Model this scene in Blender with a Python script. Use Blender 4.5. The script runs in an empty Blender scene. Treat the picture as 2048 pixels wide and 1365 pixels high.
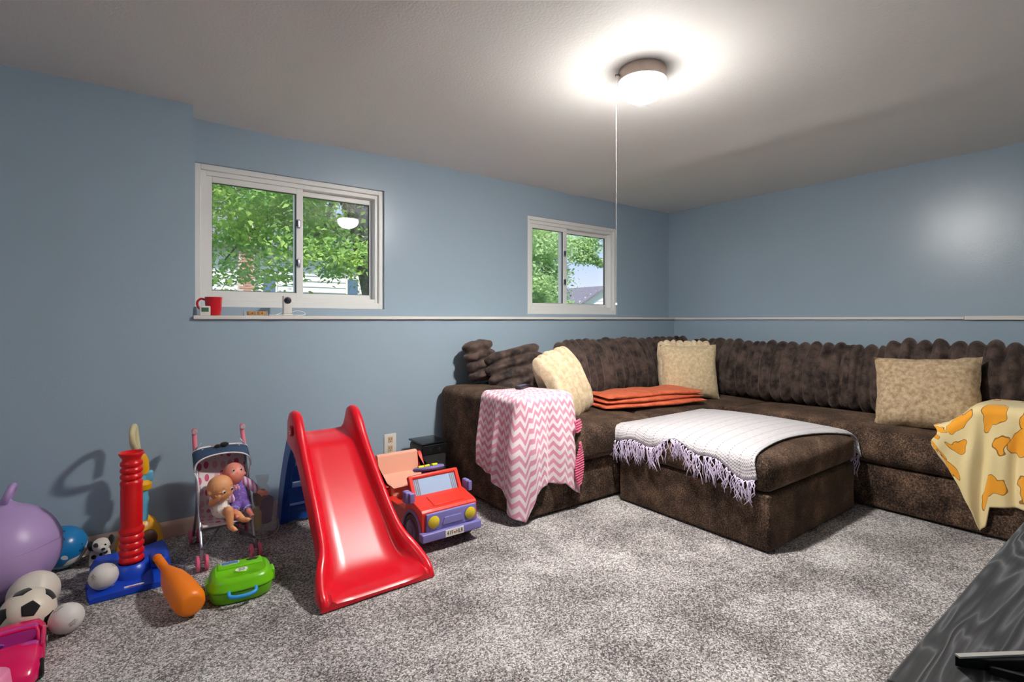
import bpy, bmesh, math, random
from mathutils import Vector, Matrix, noise
random.seed(7)
sc = bpy.context.scene
C = sc.collection
PI = math.pi

# ---------------------------------------------------------------- camera, world, light, exposure
A = math.radians(53.45)                      # angle between the view direction and +X (the long wall)
FWD = Vector((math.cos(A), math.sin(A), 0))
cam = bpy.data.cameras.new('camera'); camo = bpy.data.objects.new('camera', cam); C.objects.link(camo)
cam.sensor_width = 36.0; cam.lens = 36.0 * 1020 / 2048; cam.clip_start = 0.02
cam.shift_y = -(682.5 - 640) / 2048
camo.location = (0, 0, 1.1)
camo.rotation_euler = (PI / 2, 0, A - PI / 2)
sc.camera = camo

world = bpy.data.worlds.new('world'); sc.world = world; world.use_nodes = True
wn = world.node_tree; wn.nodes.clear()
wo = wn.nodes.new('ShaderNodeOutputWorld'); wb = wn.nodes.new('ShaderNodeBackground')
wtc = wn.nodes.new('ShaderNodeTexCoord'); wsep = wn.nodes.new('ShaderNodeSeparateXYZ'); wr = wn.nodes.new('ShaderNodeValToRGB')
wn.links.new(wtc.outputs['Generated'], wsep.inputs[0]); wn.links.new(wsep.outputs['Z'], wr.inputs[0])
wr.color_ramp.elements[0].position = 0.0; wr.color_ramp.elements[0].color = (0.80, 0.83, 0.95, 1)
wr.color_ramp.elements[1].position = 0.13; wr.color_ramp.elements[1].color = (0.42, 0.56, 0.92, 1)
wn.links.new(wr.outputs[0], wb.inputs[0]); wb.inputs[1].default_value = 1.05
wn.links.new(wb.outputs[0], wo.inputs[0])

sun = bpy.data.lights.new('sun', 'SUN'); suno = bpy.data.objects.new('sun', sun); C.objects.link(suno)
sun.energy = 4.6; sun.angle = math.radians(6); sun.color = (1, 0.95, 0.86)
suno.rotation_euler = (math.radians(38), 0, math.radians(-25)); suno.location = (0, -4, 12)

LAMP = 950.0         # ceiling lamp diffuser emission
LAMP2 = 115.0         # the other ceiling lamp, at the far end of the room
sc.view_settings.view_transform = 'Standard'; sc.view_settings.look = 'None'
sc.view_settings.gamma = 1.0; sc.view_settings.use_curve_mapping = False
sc.view_settings.exposure = 0.45
try:
    sc.cycles.use_denoising = True; sc.cycles.max_bounces = 10; sc.cycles.diffuse_bounces = 6
    sc.cycles.transparent_max_bounces = 16
except Exception: pass

# ---------------------------------------------------------------- helpers: materials
def lin(c):
    return tuple((x / 255 / 12.92 if x / 255 <= 0.04045 else ((x / 255 + 0.055) / 1.055) ** 2.4) for x in c) + (1,)
class NT:
    def __init__(s, name):
        s.m = bpy.data.materials.new(name); s.m.use_nodes = True
        s.t = s.m.node_tree; s.b = s.t.nodes['Principled BSDF']; s.out = s.t.nodes['Material Output']
    def n(s, typ, props=None, **kw):
        x = s.t.nodes.new('ShaderNode' + typ)
        for k, v in (props or {}).items(): setattr(x, k, v)
        for k, v in kw.items():
            key = int(k[1:]) if k[0] == '_' and k[1:].isdigit() else k.replace('_', ' ')
            s.set(x.inputs[key], v)
        return x
    def set(s, inp, v):
        if isinstance(v, bpy.types.NodeSocket): s.t.links.new(v, inp)
        else: inp.default_value = v
    def math(s, op, a, b=0.0, c=0.0):
        x = s.t.nodes.new('ShaderNodeMath'); x.operation = op
        s.set(x.inputs[0], a); s.set(x.inputs[1], b); s.set(x.inputs[2], c); return x.outputs[0]
    def co(s, k='Object'):
        return s.n('TexCoord').outputs[k]
    def mix(s, f, a, b):
        x = s.t.nodes.new('ShaderNodeMix'); x.data_type = 'RGBA'
        s.set(x.inputs[0], f); s.set(x.inputs[6], a); s.set(x.inputs[7], b); return x.outputs[2]
    def ramp(s, f, stops):
        x = s.t.nodes.new('ShaderNodeValToRGB'); s.set(x.inputs[0], f)
        e = x.color_ramp.elements
        while len(e) < len(stops): e.new(0.5)
        for q, (p, c) in zip(e, stops): q.position = p; q.color = c if len(c) == 4 else lin(c)
        return x.outputs[0]
    def bump(s, h, strength, dist, nrm=None):
        x = s.n('Bump', Height=h, Strength=strength, Distance=dist)
        if nrm is not None: s.set(x.inputs['Normal'], nrm)
        return x.outputs[0]
MATS = {}
def pm(name, col, rough=0.5, metal=0.0, spec=0.5, sheen=0.0, bump=None, var=None, coat=0.0, alpha=1.0, trans=0.0):
    if name in MATS: return MATS[name]
    k = NT(name); b = k.b
    base = lin(col)
    b.inputs['Roughness'].default_value = rough; b.inputs['Metallic'].default_value = metal
    b.inputs['Specular IOR Level'].default_value = spec
    if coat: b.inputs['Coat Weight'].default_value = coat; b.inputs['Coat Roughness'].default_value = 0.12
    if sheen: b.inputs['Sheen Weight'].default_value = sheen; b.inputs['Sheen Roughness'].default_value = 0.5
    if alpha < 1: b.inputs['Alpha'].default_value = alpha
    if trans: b.inputs['Transmission Weight'].default_value = trans
    if var:
        sc_, col2, lo, hi = var
        nz = k.n('TexNoise', Vector=k.co(), Scale=sc_, Detail=3.0)
        f = k.n('MapRange', Value=nz.outputs['Fac'], From_Min=lo, From_Max=hi).outputs[0]
        k.set(b.inputs['Base Color'], k.mix(f, base, lin(col2)))
    else: b.inputs['Base Color'].default_value = base
    if bump:
        nz = k.n('TexNoise', Vector=k.co(), Scale=bump[0], Detail=2.0)
        k.set(b.inputs['Normal'], k.bump(nz.outputs['Fac'], bump[1], bump[2]))
    MATS[name] = k.m
    return k.m

# ---------------------------------------------------------------- helpers: geometry as (verts, faces[, uvs])
def join(*gs):
    V, F = [], []
    for g in gs:
        o = len(V); V += g[0]; F += [tuple(i + o for i in f) for f in g[1]]
    return V, F
def xf(g, m): return [tuple(m @ Vector(v)) for v in g[0]], g[1]
def mv(g, x, y, z): return [(v[0] + x, v[1] + y, v[2] + z) for v in g[0]], g[1]
def rot(g, ang, ax, c=(0, 0, 0)):
    c = Vector(c); m = Matrix.Translation(c) @ Matrix.Rotation(ang, 4, ax) @ Matrix.Translation(-c)
    return xf(g, m)
def box(x0, x1, y0, y1, z0, z1):
    V = [(x, y, z) for x in (x0, x1) for y in (y0, y1) for z in (z0, z1)]
    return V, [(0, 1, 3, 2), (4, 6, 7, 5), (0, 4, 5, 1), (2, 3, 7, 6), (0, 2, 6, 4), (1, 5, 7, 3)]
def softbox(x0, x1, y0, y1, z0, z1, r, n=2, rs=3, crown=0.0, bulge=0.0):
    """rounded box; crown lifts the middle of the top, bulge pushes the sides out"""
    lo = (x0, y0, z0); hi = (x1, y1, z1)
    r = min(r, *(0.499 * (hi[k] - lo[k]) for k in range(3)))
    ax = []
    for k in range(3):
        a = [lo[k] + r * (1 - math.cos(PI / 2 * i / rs)) if False else lo[k] + r * i / rs for i in range(rs)]
        m = [lo[k] + r + (hi[k] - lo[k] - 2 * r) * i / n for i in range(n + 1)]
        ax.append(a + m + [hi[k] - r + r * (i + 1) / rs for i in range(rs)])
    N = [len(a) for a in ax]; idx = {}; V = []; F = []
    def vid(i, j, k):
        key = (i, j, k)
        if key not in idx:
            p = Vector((ax[0][i], ax[1][j], ax[2][k]))
            q = Vector(tuple(min(max(p[t], lo[t] + r), hi[t] - r) for t in range(3)))
            d = p - q
            if d.length > 1e-9:
                mx = max(abs(c) for c in d); d = d.normalized() * mx
            p = q + d
            u = 2 * (p.x - x0) / (x1 - x0) - 1; w = 2 * (p.y - y0) / (y1 - y0) - 1; t = (p.z - z0) / (z1 - z0)
            if crown: p.z += crown * max(0, 1 - u * u) ** 0.7 * max(0, 1 - w * w) ** 0.7 * t
            if bulge:
                e = 4 * t * (1 - t)
                p.x += bulge * u * e * (1 - w ** 4); p.y += bulge * w * e * (1 - u ** 4)
            idx[key] = len(V); V.append(tuple(p))
        return idx[key]
    for a in range(3):
        b, c = (a + 1) % 3, (a + 2) % 3
        for side in (0, N[a] - 1):
            for i in range(N[b] - 1):
                for j in range(N[c] - 1):
                    q = []
                    for (di, dj) in ((0, 0), (1, 0), (1, 1), (0, 1)):
                        t = [0, 0, 0]; t[a] = side; t[b] = i + di; t[c] = j + dj; q.append(vid(*t))
                    F.append(tuple(q) if side else tuple(reversed(q)))
    return V, F
def loft(rings, closed=True, caps=True):
    n = len(rings[0]); V = [tuple(p) for r in rings for p in r]; F = []
    for i in range(len(rings) - 1):
        for j in range(n if closed else n - 1):
            a = i * n + j; b = i * n + (j + 1) % n
            F.append((a, b, b + n, a + n))
    if caps and closed:
        F.append(tuple(reversed(range(n)))); F.append(tuple((len(rings) - 1) * n + j for j in range(n)))
    return V, F
def lathe(prof, n=24, c=(0, 0, 0)):
    rings = [[(c[0] + max(r, 1e-4) * math.cos(2 * PI * j / n), c[1] + max(r, 1e-4) * math.sin(2 * PI * j / n), c[2] + z) for j in range(n)] for r, z in prof]
    return loft(rings)
def align(d):
    """matrix turning +Z onto d"""
    return Vector(d).to_track_quat('Z', 'Y').to_matrix().to_4x4()
def lathe_at(prof, p, d, n=20): return xf(lathe(prof, n), Matrix.Translation(p) @ align(d))
def tube(pts, r, n=8, closed=False):
    pts = [Vector(p) for p in pts]; L = len(pts); rings = []; up = None
    for i, p in enumerate(pts):
        if closed: t = pts[(i + 1) % L] - pts[i - 1]
        else: t = pts[min(i + 1, L - 1)] - pts[max(i - 1, 0)]
        t.normalize()
        if up is None:
            up = Vector((0, 0, 1)) if abs(t.z) < 0.9 else Vector((1, 0, 0))
        up = (up - t * up.dot(t))
        if up.length < 1e-6: up = t.orthogonal()
        up.normalize(); sd = t.cross(up)
        rr = r[i] if isinstance(r, (list, tuple)) else r
        rings.append([p + (up * math.cos(2 * PI * j / n) + sd * math.sin(2 * PI * j / n)) * rr for j in range(n)])
    if closed:
        rings.append(rings[0]); V, F = loft(rings[:-1], True, False)
        N = len(V); m = N - n
        F += [(m + j, m + (j + 1) % n, (j + 1) % n, j) for j in range(n)]
        return V, F
    return loft(rings)
def spline(pts, k=6):
    """Catmull-Rom through points"""
    P = [Vector(p) for p in pts]; P = [P[0] * 2 - P[1]] + P + [P[-1] * 2 - P[-2]]; out = []
    for i in range(1, len(P) - 2):
        a, b, c, d = P[i - 1:i + 3]
        for j in range(k):
            t = j / k
            out.append(0.5 * (2 * b + (c - a) * t + (2 * a - 5 * b + 4 * c - d) * t * t + (3 * b - a - 3 * c + d) * t ** 3))
    out.append(P[-2]); return out
def ball(c, r, n=20, m=12):
    if not isinstance(r, (tuple, list)): r = (r, r, r)
    rings = []
    for i in range(m + 1):
        th = PI * i / m; s = max(math.sin(th), 1e-3)
        rings.append([(c[0] + r[0] * s * math.cos(2 * PI * j / n), c[1] + r[1] * s * math.sin(2 * PI * j / n), c[2] - r[2] * math.cos(th)) for j in range(n)])
    return loft(rings)
def capsule(p, q, r0, r1=None, n=12):
    r1 = r0 if r1 is None else r1
    p = Vector(p); q = Vector(q); L = (q - p).length
    prof = [(r0 * math.cos(a), r0 * math.sin(a)) for a in [(-90 + 18 * i) * PI / 180 for i in range(6)]]
    prof += [(r1 * math.cos(a), L + r1 * math.sin(a)) for a in [18 * i * PI / 180 for i in range(6)]]
    return lathe_at(prof, p, q - p, n)
def prism(poly, ax, a, b):
    """extrude a 2D polygon along axis ax (0 x,1 y,2 z) from a to b"""
    def P(u, v, w):
        return {0: (w, u, v), 1: (u, w, v), 2: (u, v, w)}[ax]
    return loft([[P(u, v, a) for u, v in poly], [P(u, v, b) for u, v in poly]])
def grid(fn, nu, nv):
    V = [tuple(fn(i / nu, j / nv)) for i in range(nu + 1) for j in range(nv + 1)]
    F = [(i * (nv + 1) + j, (i + 1) * (nv + 1) + j, (i + 1) * (nv + 1) + j + 1, i * (nv + 1) + j + 1) for i in range(nu) for j in range(nv)]
    U = [(i / nu, j / nv) for i in range(nu + 1) for j in range(nv + 1)]
    return V, F, U

WM = {}
def wm(o): return WM.get(o.as_pointer(), Matrix.Identity(4)) if o else Matrix.Identity(4)
def mesh_of(name, g, smooth=40, jit=None):
    me = bpy.data.meshes.new(name)
    V = g[0]
    if jit:
        a, s = jit; V = [tuple(Vector(v) + a * noise.noise_vector(Vector(v) * s)) for v in V]
    me.from_pydata(V, [], g[1]); me.update()
    if len(g) > 2:
        uv = me.uv_layers.new(name='UVMap')
        for l in me.loops: uv.data[l.index].uv = g[2][l.vertex_index]
    bm = bmesh.new(); bm.from_mesh(me); bmesh.ops.recalc_face_normals(bm, faces=bm.faces); bm.to_mesh(me); bm.free()
    if smooth:
        me.polygons.foreach_set('use_smooth', [True] * len(me.polygons))
        if smooth < 180: me.set_sharp_from_angle(angle=math.radians(smooth))
    return me
def mk(name, g, mat, parent=None, smooth=40, jit=None, bevel=0, solid=0, sub=0, local=False, label=None):
    """ONE mesh object; g is in world coordinates unless local"""
    M = wm(parent)
    me = mesh_of(name, g, smooth, jit)
    if parent is not None and not local: me.transform(M.inverted())
    me.materials.append(mat)
    o = bpy.data.objects.new(name, me); C.objects.link(o)
    if parent is not None: o.parent = parent
    WM[o.as_pointer()] = M
    if solid:
        s = o.modifiers.new('solid', 'SOLIDIFY'); s.thickness = solid; s.offset = 0
    if bevel:
        s = o.modifiers.new('bevel', 'BEVEL'); s.width = bevel; s.segments = 2; s.limit_method = 'ANGLE'; s.angle_limit = math.radians(40)
    if sub:
        s = o.modifiers.new('sub', 'SUBSURF'); s.levels = sub; s.render_levels = sub
    if label: o['label'] = label
    return o
def thing(name, label, cat, loc=(0, 0, 0), rz=0, group=None):
    o = bpy.data.objects.new(name, None); C.objects.link(o); o.empty_display_size = 0.05
    o.location = loc; o.rotation_euler = (0, 0, rz)
    WM[o.as_pointer()] = Matrix.Translation(loc) @ Matrix.Rotation(rz, 4, 'Z')
    return tag(o, label, cat, group)
def tag(o, label, cat, group=None):
    o['label'] = label; o['category'] = cat
    if group: o['group'] = group
    return o
def single(name, g, mat, label, cat, base=None, group=None, **kw):
    """a thing that is one mesh, with its origin at its base"""
    if base is None:
        xs = [v[0] for v in g[0]]; ys = [v[1] for v in g[0]]; zs = [v[2] for v in g[0]]
        base = ((min(xs) + max(xs)) / 2, (min(ys) + max(ys)) / 2, min(zs))
    g = ([(v[0] - base[0], v[1] - base[1], v[2] - base[2]) for v in g[0]],) + tuple(g[1:])
    o = mk(name, g, mat, None, **kw); o.location = base
    WM[o.as_pointer()] = Matrix.Translation(base)
    return tag(o, label, cat, group)
def struct(name, g, mat, parent=None, **kw):
    o = mk(name, g, mat, parent, **kw)
    o['kind'] = 'structure'
    return o
def stuff(o): o['kind'] = 'stuff'; return o
def baked(o):
    """apply the modifiers of o without operators"""
    dg = bpy.context.evaluated_depsgraph_get(); me = bpy.data.meshes.new_from_object(o.evaluated_get(dg))
    o.modifiers.clear(); old = o.data; o.data = me; bpy.data.meshes.remove(old); return o
def blob(name, parts, mat, parent, voxel=0.004, smooth=4, label=None):
    """overlapping shapes fused into one continuous skin"""
    o = mk(name, join(*parts), mat, parent, smooth=180, label=label)
    r = o.modifiers.new('remesh', 'REMESH'); r.mode = 'VOXEL'; r.voxel_size = voxel; r.use_smooth_shade = True
    s = o.modifiers.new('smooth', 'SMOOTH'); s.iterations = smooth; s.factor = 0.5
    return baked(o)
def text(name, body, size, p, right, up, mat, parent, depth=0.0006, squash=1.0):
    cu = bpy.data.curves.new(name, 'FONT'); cu.body = body; cu.size = size; cu.align_x = 'CENTER'; cu.align_y = 'CENTER'; cu.extrude = depth
    t = bpy.data.objects.new(name, cu); C.objects.link(t)
    dg = bpy.context.evaluated_depsgraph_get(); me = bpy.data.meshes.new_from_object(t.evaluated_get(dg))
    bpy.data.objects.remove(t); bpy.data.curves.remove(cu)
    r = Vector(right).normalized(); u = Vector(up); u = (u - r * u.dot(r)).normalized(); nn = r.cross(u)
    m = Matrix(((r.x * squash, u.x, nn.x, p[0]), (r.y * squash, u.y, nn.y, p[1]), (r.z * squash, u.z, nn.z, p[2]), (0, 0, 0, 1)))
    me.transform(wm(parent).inverted() @ m); me.materials.clear(); me.materials.append(mat)
    o = bpy.data.objects.new(name, me); C.objects.link(o); o.parent = parent; WM[o.as_pointer()] = wm(parent)
    return o

# ---------------------------------------------------------------- shared materials
def m_wall():
    k = NT('blue_wall_paint'); b = k.b
    nz = k.n('TexNoise', Vector=k.co(), Scale=1.3, Detail=3.0)
    k.set(b.inputs['Base Color'], k.mix(nz.outputs['Fac'], lin((157, 174, 187)), lin((163, 183, 198))))
    b.inputs['Roughness'].default_value = 0.27; b.inputs['Specular IOR Level'].default_value = 0.5
    n1 = k.n('TexNoise', Vector=k.co(), Scale=160.0, Detail=2.0); n2 = k.n('TexNoise', Vector=k.co(), Scale=5.0, Detail=2.0)
    k.set(b.inputs['Normal'], k.bump(n1.outputs['Fac'], 0.12, 0.004, k.bump(n2.outputs['Fac'], 0.10, 0.01)))
    return k.m
def m_ceiling():
    k = NT('ceiling_paint'); b = k.b
    b.inputs['Base Color'].default_value = lin((230, 228, 224)); b.inputs['Roughness'].default_value = 0.7
    b.inputs['Specular IOR Level'].default_value = 0.25
    n1 = k.n('TexNoise', Vector=k.co(), Scale=90.0, Detail=3.0)
    k.set(b.inputs['Normal'], k.bump(n1.outputs['Fac'], 0.25, 0.004)); return k.m
def m_carpet():
    k = NT('speckled_carpet'); b = k.b; co = k.co()
    v = k.n('TexVoronoi', Vector=co, Scale=210.0); n = k.n('TexNoise', Vector=co, Scale=330.0, Detail=2.0)
    big = k.n('TexNoise', Vector=co, Scale=3.2, Detail=5.0, Roughness=0.62)
    sep = k.n('SeparateColor', Color=v.outputs['Color'])
    f = k.math('ADD', k.math('MULTIPLY', sep.outputs[0], 0.62), k.math('MULTIPLY', n.outputs['Fac'], 0.45))
    f = k.math('ADD', f, k.math('MULTIPLY', k.math('SUBTRACT', big.outputs['Fac'], 0.5), 0.85))
    col = k.ramp(f, [(0.12, (52, 46, 46)), (0.36, (108, 101, 99)), (0.60, (176, 169, 166)), (0.88, (240, 235, 232))])
    k.set(b.inputs['Base Color'], col); b.inputs['Roughness'].default_value = 1.0; b.inputs['Specular IOR Level'].default_value = 0.1
    b.inputs['Sheen Weight'].default_value = 0.15
    h = k.math('ADD', n.outputs['Fac'], k.math('MULTIPLY', v.outputs['Distance'], -0.8))
    k.set(b.inputs['Normal'], k.bump(h, 0.8, 0.006, k.bump(big.outputs['Fac'], 0.35, 0.02))); return k.m
def m_chenille(name='brown_chenille', a=(24, 17, 14), c=(140, 112, 90)):
    k = NT(name); b = k.b; co = k.co()
    n = k.n('TexNoise', Vector=co, Scale=150.0, Detail=3.0, Roughness=.7); big = k.n('TexNoise', Vector=co, Scale=7.0, Detail=4.0, Roughness=0.65)
    f = k.math('ADD', n.outputs['Fac'], k.math('MULTIPLY', k.math('SUBTRACT', big.outputs['Fac'], 0.5), 0.7))
    k.set(b.inputs['Base Color'], k.ramp(f, [(0.36, a), (0.56, tuple((x + y) // 2 for x, y in zip(a, c))), (0.74, c)]))
    b.inputs['Roughness'].default_value = 0.85; b.inputs['Specular IOR Level'].default_value = 0.2
    b.inputs['Sheen Weight'].default_value = 0.35; b.inputs['Sheen Roughness'].default_value = 0.4
    b.inputs['Sheen Tint'].default_value = lin((200, 170, 145))
    k.set(b.inputs['Normal'], k.bump(n.outputs['Fac'], 0.6, 0.004)); return k.m
def m_fur(name, a, c, sheen=0.4, scale=26.0, tint=(200, 180, 170)):
    k = NT(name); b = k.b; co = k.co()
    n = k.n('TexNoise', Vector=co, Scale=scale, Detail=4.0, Roughness=0.6); fine = k.n('TexNoise', Vector=co, Scale=300.0, Detail=2.0)
    f = k.math('ADD', k.math('MULTIPLY', n.outputs['Fac'], 0.75), k.math('MULTIPLY', fine.outputs['Fac'], 0.3))
    k.set(b.inputs['Base Color'], k.ramp(f, [(0.40, a), (0.64, c)]))
    b.inputs['Roughness'].default_value = 0.7; b.inputs['Specular IOR Level'].default_value = 0.3
    b.inputs['Sheen Weight'].default_value = sheen; b.inputs['Sheen Roughness'].default_value = 0.35; b.inputs['Sheen Tint'].default_value = lin(tint)
    k.set(b.inputs['Normal'], k.bump(fine.outputs['Fac'], 0.7, 0.004, k.bump(n.outputs['Fac'], 0.22, 0.008))); return k.m
def m_glass():
    k = NT('window_glass'); k.t.nodes.remove(k.b)
    lw = k.n('LayerWeight'); fr = k.math('MULTIPLY_ADD', k.math('POWER', lw.outputs['Facing'], 5.0), .9, .045); tr = k.n('BsdfTransparent'); gl = k.n('BsdfGlossy', Roughness=0.0)
    mx = k.n('MixShader'); k.set(mx.inputs[0], fr); k.set(mx.inputs[1], tr.outputs[0]); k.set(mx.inputs[2], gl.outputs[0])
    k.set(k.out.inputs[0], mx.outputs[0]); return k.m
def m_emit(name, col, s):
    k = NT(name); k.t.nodes.remove(k.b); e = k.n('Emission', Color=col, Strength=s); k.set(k.out.inputs[0], e.outputs[0]); return k.m
def m_dome(strength):
    """frosted dome lit from inside: gives most of its light downwards, little sideways"""
    k = NT('lit_frosted_glass'); k.t.nodes.remove(k.b)
    nz = k.n('SeparateXYZ', Vector=k.n('NewGeometry').outputs['Normal']).outputs[2]
    f = k.math('ADD', k.math('MULTIPLY', k.math('POWER', k.math('MAXIMUM', k.math('MULTIPLY', nz, -1.0), 0.0), 3.2), .9935), .0065)
    e = k.n('Emission', Color=(1.0, .97, .93, 1), Strength=k.math('MULTIPLY', f, strength)); k.set(k.out.inputs[0], e.outputs[0]); return k.m
WALL = m_wall(); CEIL = m_ceiling(); CARPET = m_carpet(); CHEN = m_chenille(); GLASS = m_glass()
WHITE = pm('white_paint', (226, 221, 214), 0.42)
VINYL = pm('white_vinyl', (238, 237, 233), 0.35)
BASEB = pm('beige_baseboard', (214, 186, 170), 0.45)
BLACKP = pm('black_plastic', (16, 16, 18), 0.4)
CHROME = pm('chrome', (200, 200, 205), 0.22, 1.0)
NICKEL = pm('brushed_nickel', (176, 160, 150), 0.42, 0.9)

# ---------------------------------------------------------------- the room
YL, YU, XL, XU = 3.11, 3.31, 4.31, 4.49      # lower / upper planes of the long wall and the right wall
ZC, ZL = 2.215, 1.103                        # ceiling, underside of the ledge board
X0, Y0 = -2.4, -1.3
XB = 0.246                                   # where the full-height part of the long wall ends
struct('floor', box(X0 - .1, XL + .2, Y0 - .1, YL + .2, -0.1, 0), CARPET, smooth=0)

def ceil_z(x, y):
    z = ZC
    z -= 0.013 * math.exp(-((x - 3.12) / 0.16) ** 2) * (1 / (1 + math.exp(-(y - 0.55) * 9)))
    z -= 0.006 * math.exp(-((x - 0.75) / 0.20) ** 2) + 0.006 * math.exp(-((y - 0.9) / 0.22) ** 2) * math.exp(-((x - 1.0) / 1.2) ** 2)
    z += 0.010 * noise.noise(Vector((x * 0.9, y * 0.9, 3.1)))
    return z
gx0, gx1, gy0, gy1 = X0 - .15, XU + .12, Y0 - .15, YU + .12
top = grid(lambda u, v: (gx0 + u * (gx1 - gx0), gy0 + v * (gy1 - gy0), ceil_z(gx0 + u * (gx1 - gx0), gy0 + v * (gy1 - gy0))), 110, 80)
struct('ceiling', join(top[:2], box(gx0, gx1, gy0, gy1, ZC + 0.06, ZC + 0.12)), CEIL, smooth=180)

W1 = (0.271, 1.372, 1.172, 1.978); W2 = (2.614, 3.700, 1.148, 1.968)
ZT = ZC + 0.05
def rectwall(x0, x1, y0, y1, z0, z1, holes):
    gs = []; x = x0
    for (a, b, c, d) in holes:
        gs += [box(x, a, y0, y1, z0, z1), box(a, b, y0, y1, z0, c), box(a, b, y0, y1, d, z1)]; x = b
    gs.append(box(x, x1, y0, y1, z0, z1)); return gs
struct('wall_back', join(box(X0 - .1, XB, YL, YU + .16, 0, ZT), box(XB, XL + .02, YL, YU + .16, 0, ZL),
       *rectwall(XB, XU + .02, YU, YU + .16, ZL, ZT, [W1, W2])), WALL, smooth=0)
struct('wall_right', join(box(XL, XU + .16, Y0 - .1, YL + .01, 0, ZL), box(XU, XU + .16, Y0 - .1, YU + .01, ZL, ZT)), WALL, smooth=0)
struct('wall_left', box(X0 - .1, X0, Y0 - .1, YL + .01, 0, ZT), WALL, smooth=0)
struct('wall_front', box(X0 - .1, XU + .1, Y0 - .1, Y0, 0, ZT), WALL, smooth=0)
struct('trim_1', box(XB + .001, XU, YL - .019, YU, ZL, ZL + .019), WHITE, smooth=0, bevel=0.002)
struct('trim_2', box(XL - .017, XU, 0.905, YL - .02, ZL - .001, ZL + .017), WHITE, smooth=0, bevel=0.002)
struct('trim_3', box(XL - .022, XU, Y0, 0.902, ZL - .003, ZL + .021), WHITE, smooth=0, bevel=0.002)
bp = [(YL, 0), (YL - .013, 0), (YL - .013, .055), (YL - .009, .068), (YL - .004, .076), (YL, .08)]
struct('baseboard_back', prism(bp, 0, X0, XL), BASEB, smooth=30)
struct('baseboard_right', prism([(XL - (YL - a), b) for a, b in bp], 1, Y0, YL - .013), BASEB, smooth=30)
struct('baseboard_left', box(X0, X0 + .013, Y0, YL - .013, 0, .08), BASEB, smooth=0, bevel=.003)
struct('baseboard_front', box(X0 + .013, XL - .013, Y0, Y0 + .013, 0, .08), BASEB, smooth=0, bevel=.003)

def frame_rect(x0, x1, z0, z1, y0, y1, wl, wr, wb, wt):
    return join(box(x0, x0 + wl, y0, y1, z0, z1), box(x1 - wr, x1, y0, y1, z0, z1),
                box(x0 + wl, x1 - wr, y0, y1, z0, z0 + wb), box(x0 + wl, x1 - wr, y0, y1, z1 - wt, z1))
DARKG = pm('window_gasket', (52, 52, 58), 0.6)
def window(name, W, mid, deep):
    x0, x1, z0, z1 = W; y = YU + deep
    root = bpy.data.objects.new(name, None); C.objects.link(root); root.location = ((x0 + x1) / 2, y, z0)
    WM[root.as_pointer()] = Matrix.Translation(root.location); root['kind'] = 'structure'
    root['label'] = 'white vinyl two pane sliding window'
    mk('outer_frame', frame_rect(x0, x1, z0, z1, y, y + .12, .030, .030, .040, .030), VINYL, root, smooth=0, bevel=.003)
    mk('track_frame', frame_rect(x0 + .030, x1 - .030, z0 + .040, z1 - .030, y + .02, y + .115, .030, .022, .026, .026), VINYL, root, smooth=0, bevel=.002)
    a, b, c, d = x0 + .060, x1 - .052, z0 + .066, z1 - .056
    for (p, q, yy, nm) in ((a, mid + .022, y + .035, 'sliding_sash'), (mid - .022, b, y + .072, 'fixed_sash')):
        s = mk(nm, frame_rect(p, q, c, d, yy, yy + .032, .028, .040, .030, .034) if nm[0] == 's' else frame_rect(p, q, c, d, yy, yy + .032, .050, .018, .030, .034), VINYL, root, smooth=0, bevel=.0025)
        pl, pr = (p + .028, q - .040) if nm[0] == 's' else (p + .050, q - .018)
        mk('gasket', frame_rect(pl - .001, pr + .001, c + .029, d - .033, yy + .010, yy + .024, .004, .004, .004, .004), DARKG, s, smooth=0)
        mk('pane', box(pl - .004, pr + .004, yy + .012, yy + .0145, c + .026, d - .030), GLASS, s, smooth=0)
        mk('pane', box(pl - .004, pr + .004, yy + .0265, yy + .029, c + .026, d - .030), GLASS, s, smooth=0)
    for fz in (0.30, 0.66):
        zz = c + fz * (d - c) + .01
        l = mk('latch', softbox(mid - .022, mid + .004, y + .020, y + .036, zz - .028, zz + .028, .007), CHROME, root)
        mk('latch_lever', softbox(mid - .026, mid - .014, y + .008, y + .022, zz - .018, zz + .020, .004), DARKG, l)
    return root
window('window_1', W1, 0.835, 0.022)
window('window_2', W2, 3.075, 0.012)

# ---------------------------------------------------------------- outdoors
GRASS = pm('grass', (96, 128, 62), 0.95, var=(9, (126, 150, 80), .35, .65))
struct('outdoor_ground', box(-30, 60, YU + .2, 70, .80, .95), GRASS, smooth=0)
SIDING = pm('white_siding', (226, 226, 232), 0.6); ROOF = pm('grey_shingles', (128, 124, 132), 0.9, var=(14, (106, 102, 112), .35, .7), bump=(60, .4, .02))
BRICK = pm('chimney_brick', (178, 132, 116), 0.9); BRICK2 = pm('mortar', (200, 186, 178), 0.95); PANE = pm('dark_pane', (90, 112, 140), 0.15)
h1 = thing('neighbour_house', 'white sided house with brick chimney behind the leafy tree', 'house', (4, 16, .95))
mk('wall', box(-6, 9.4, 15.02, 20, .95, 3.0), SIDING, h1, smooth=0)
for i in range(13):
    mk('siding_board', prism([(15.02, .95 + i * .155), (14.985, .95 + i * .155), (15.012, .95 + (i + 1) * .155), (15.02, .95 + (i + 1) * .155)], 0, -6, 9.4), SIDING, h1, smooth=0)
mk('roof', prism([(14.6, 2.95), (17.5, 4.6), (20.4, 2.95), (20.4, 3.05), (17.5, 4.72), (14.6, 3.05)], 0, -6.3, 9.8), ROOF, h1, smooth=0)
ch = mk('chimney', box(2.17, 2.55, 14.72, 14.96, .95, 3.6), BRICK2, h1, smooth=0)
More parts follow.
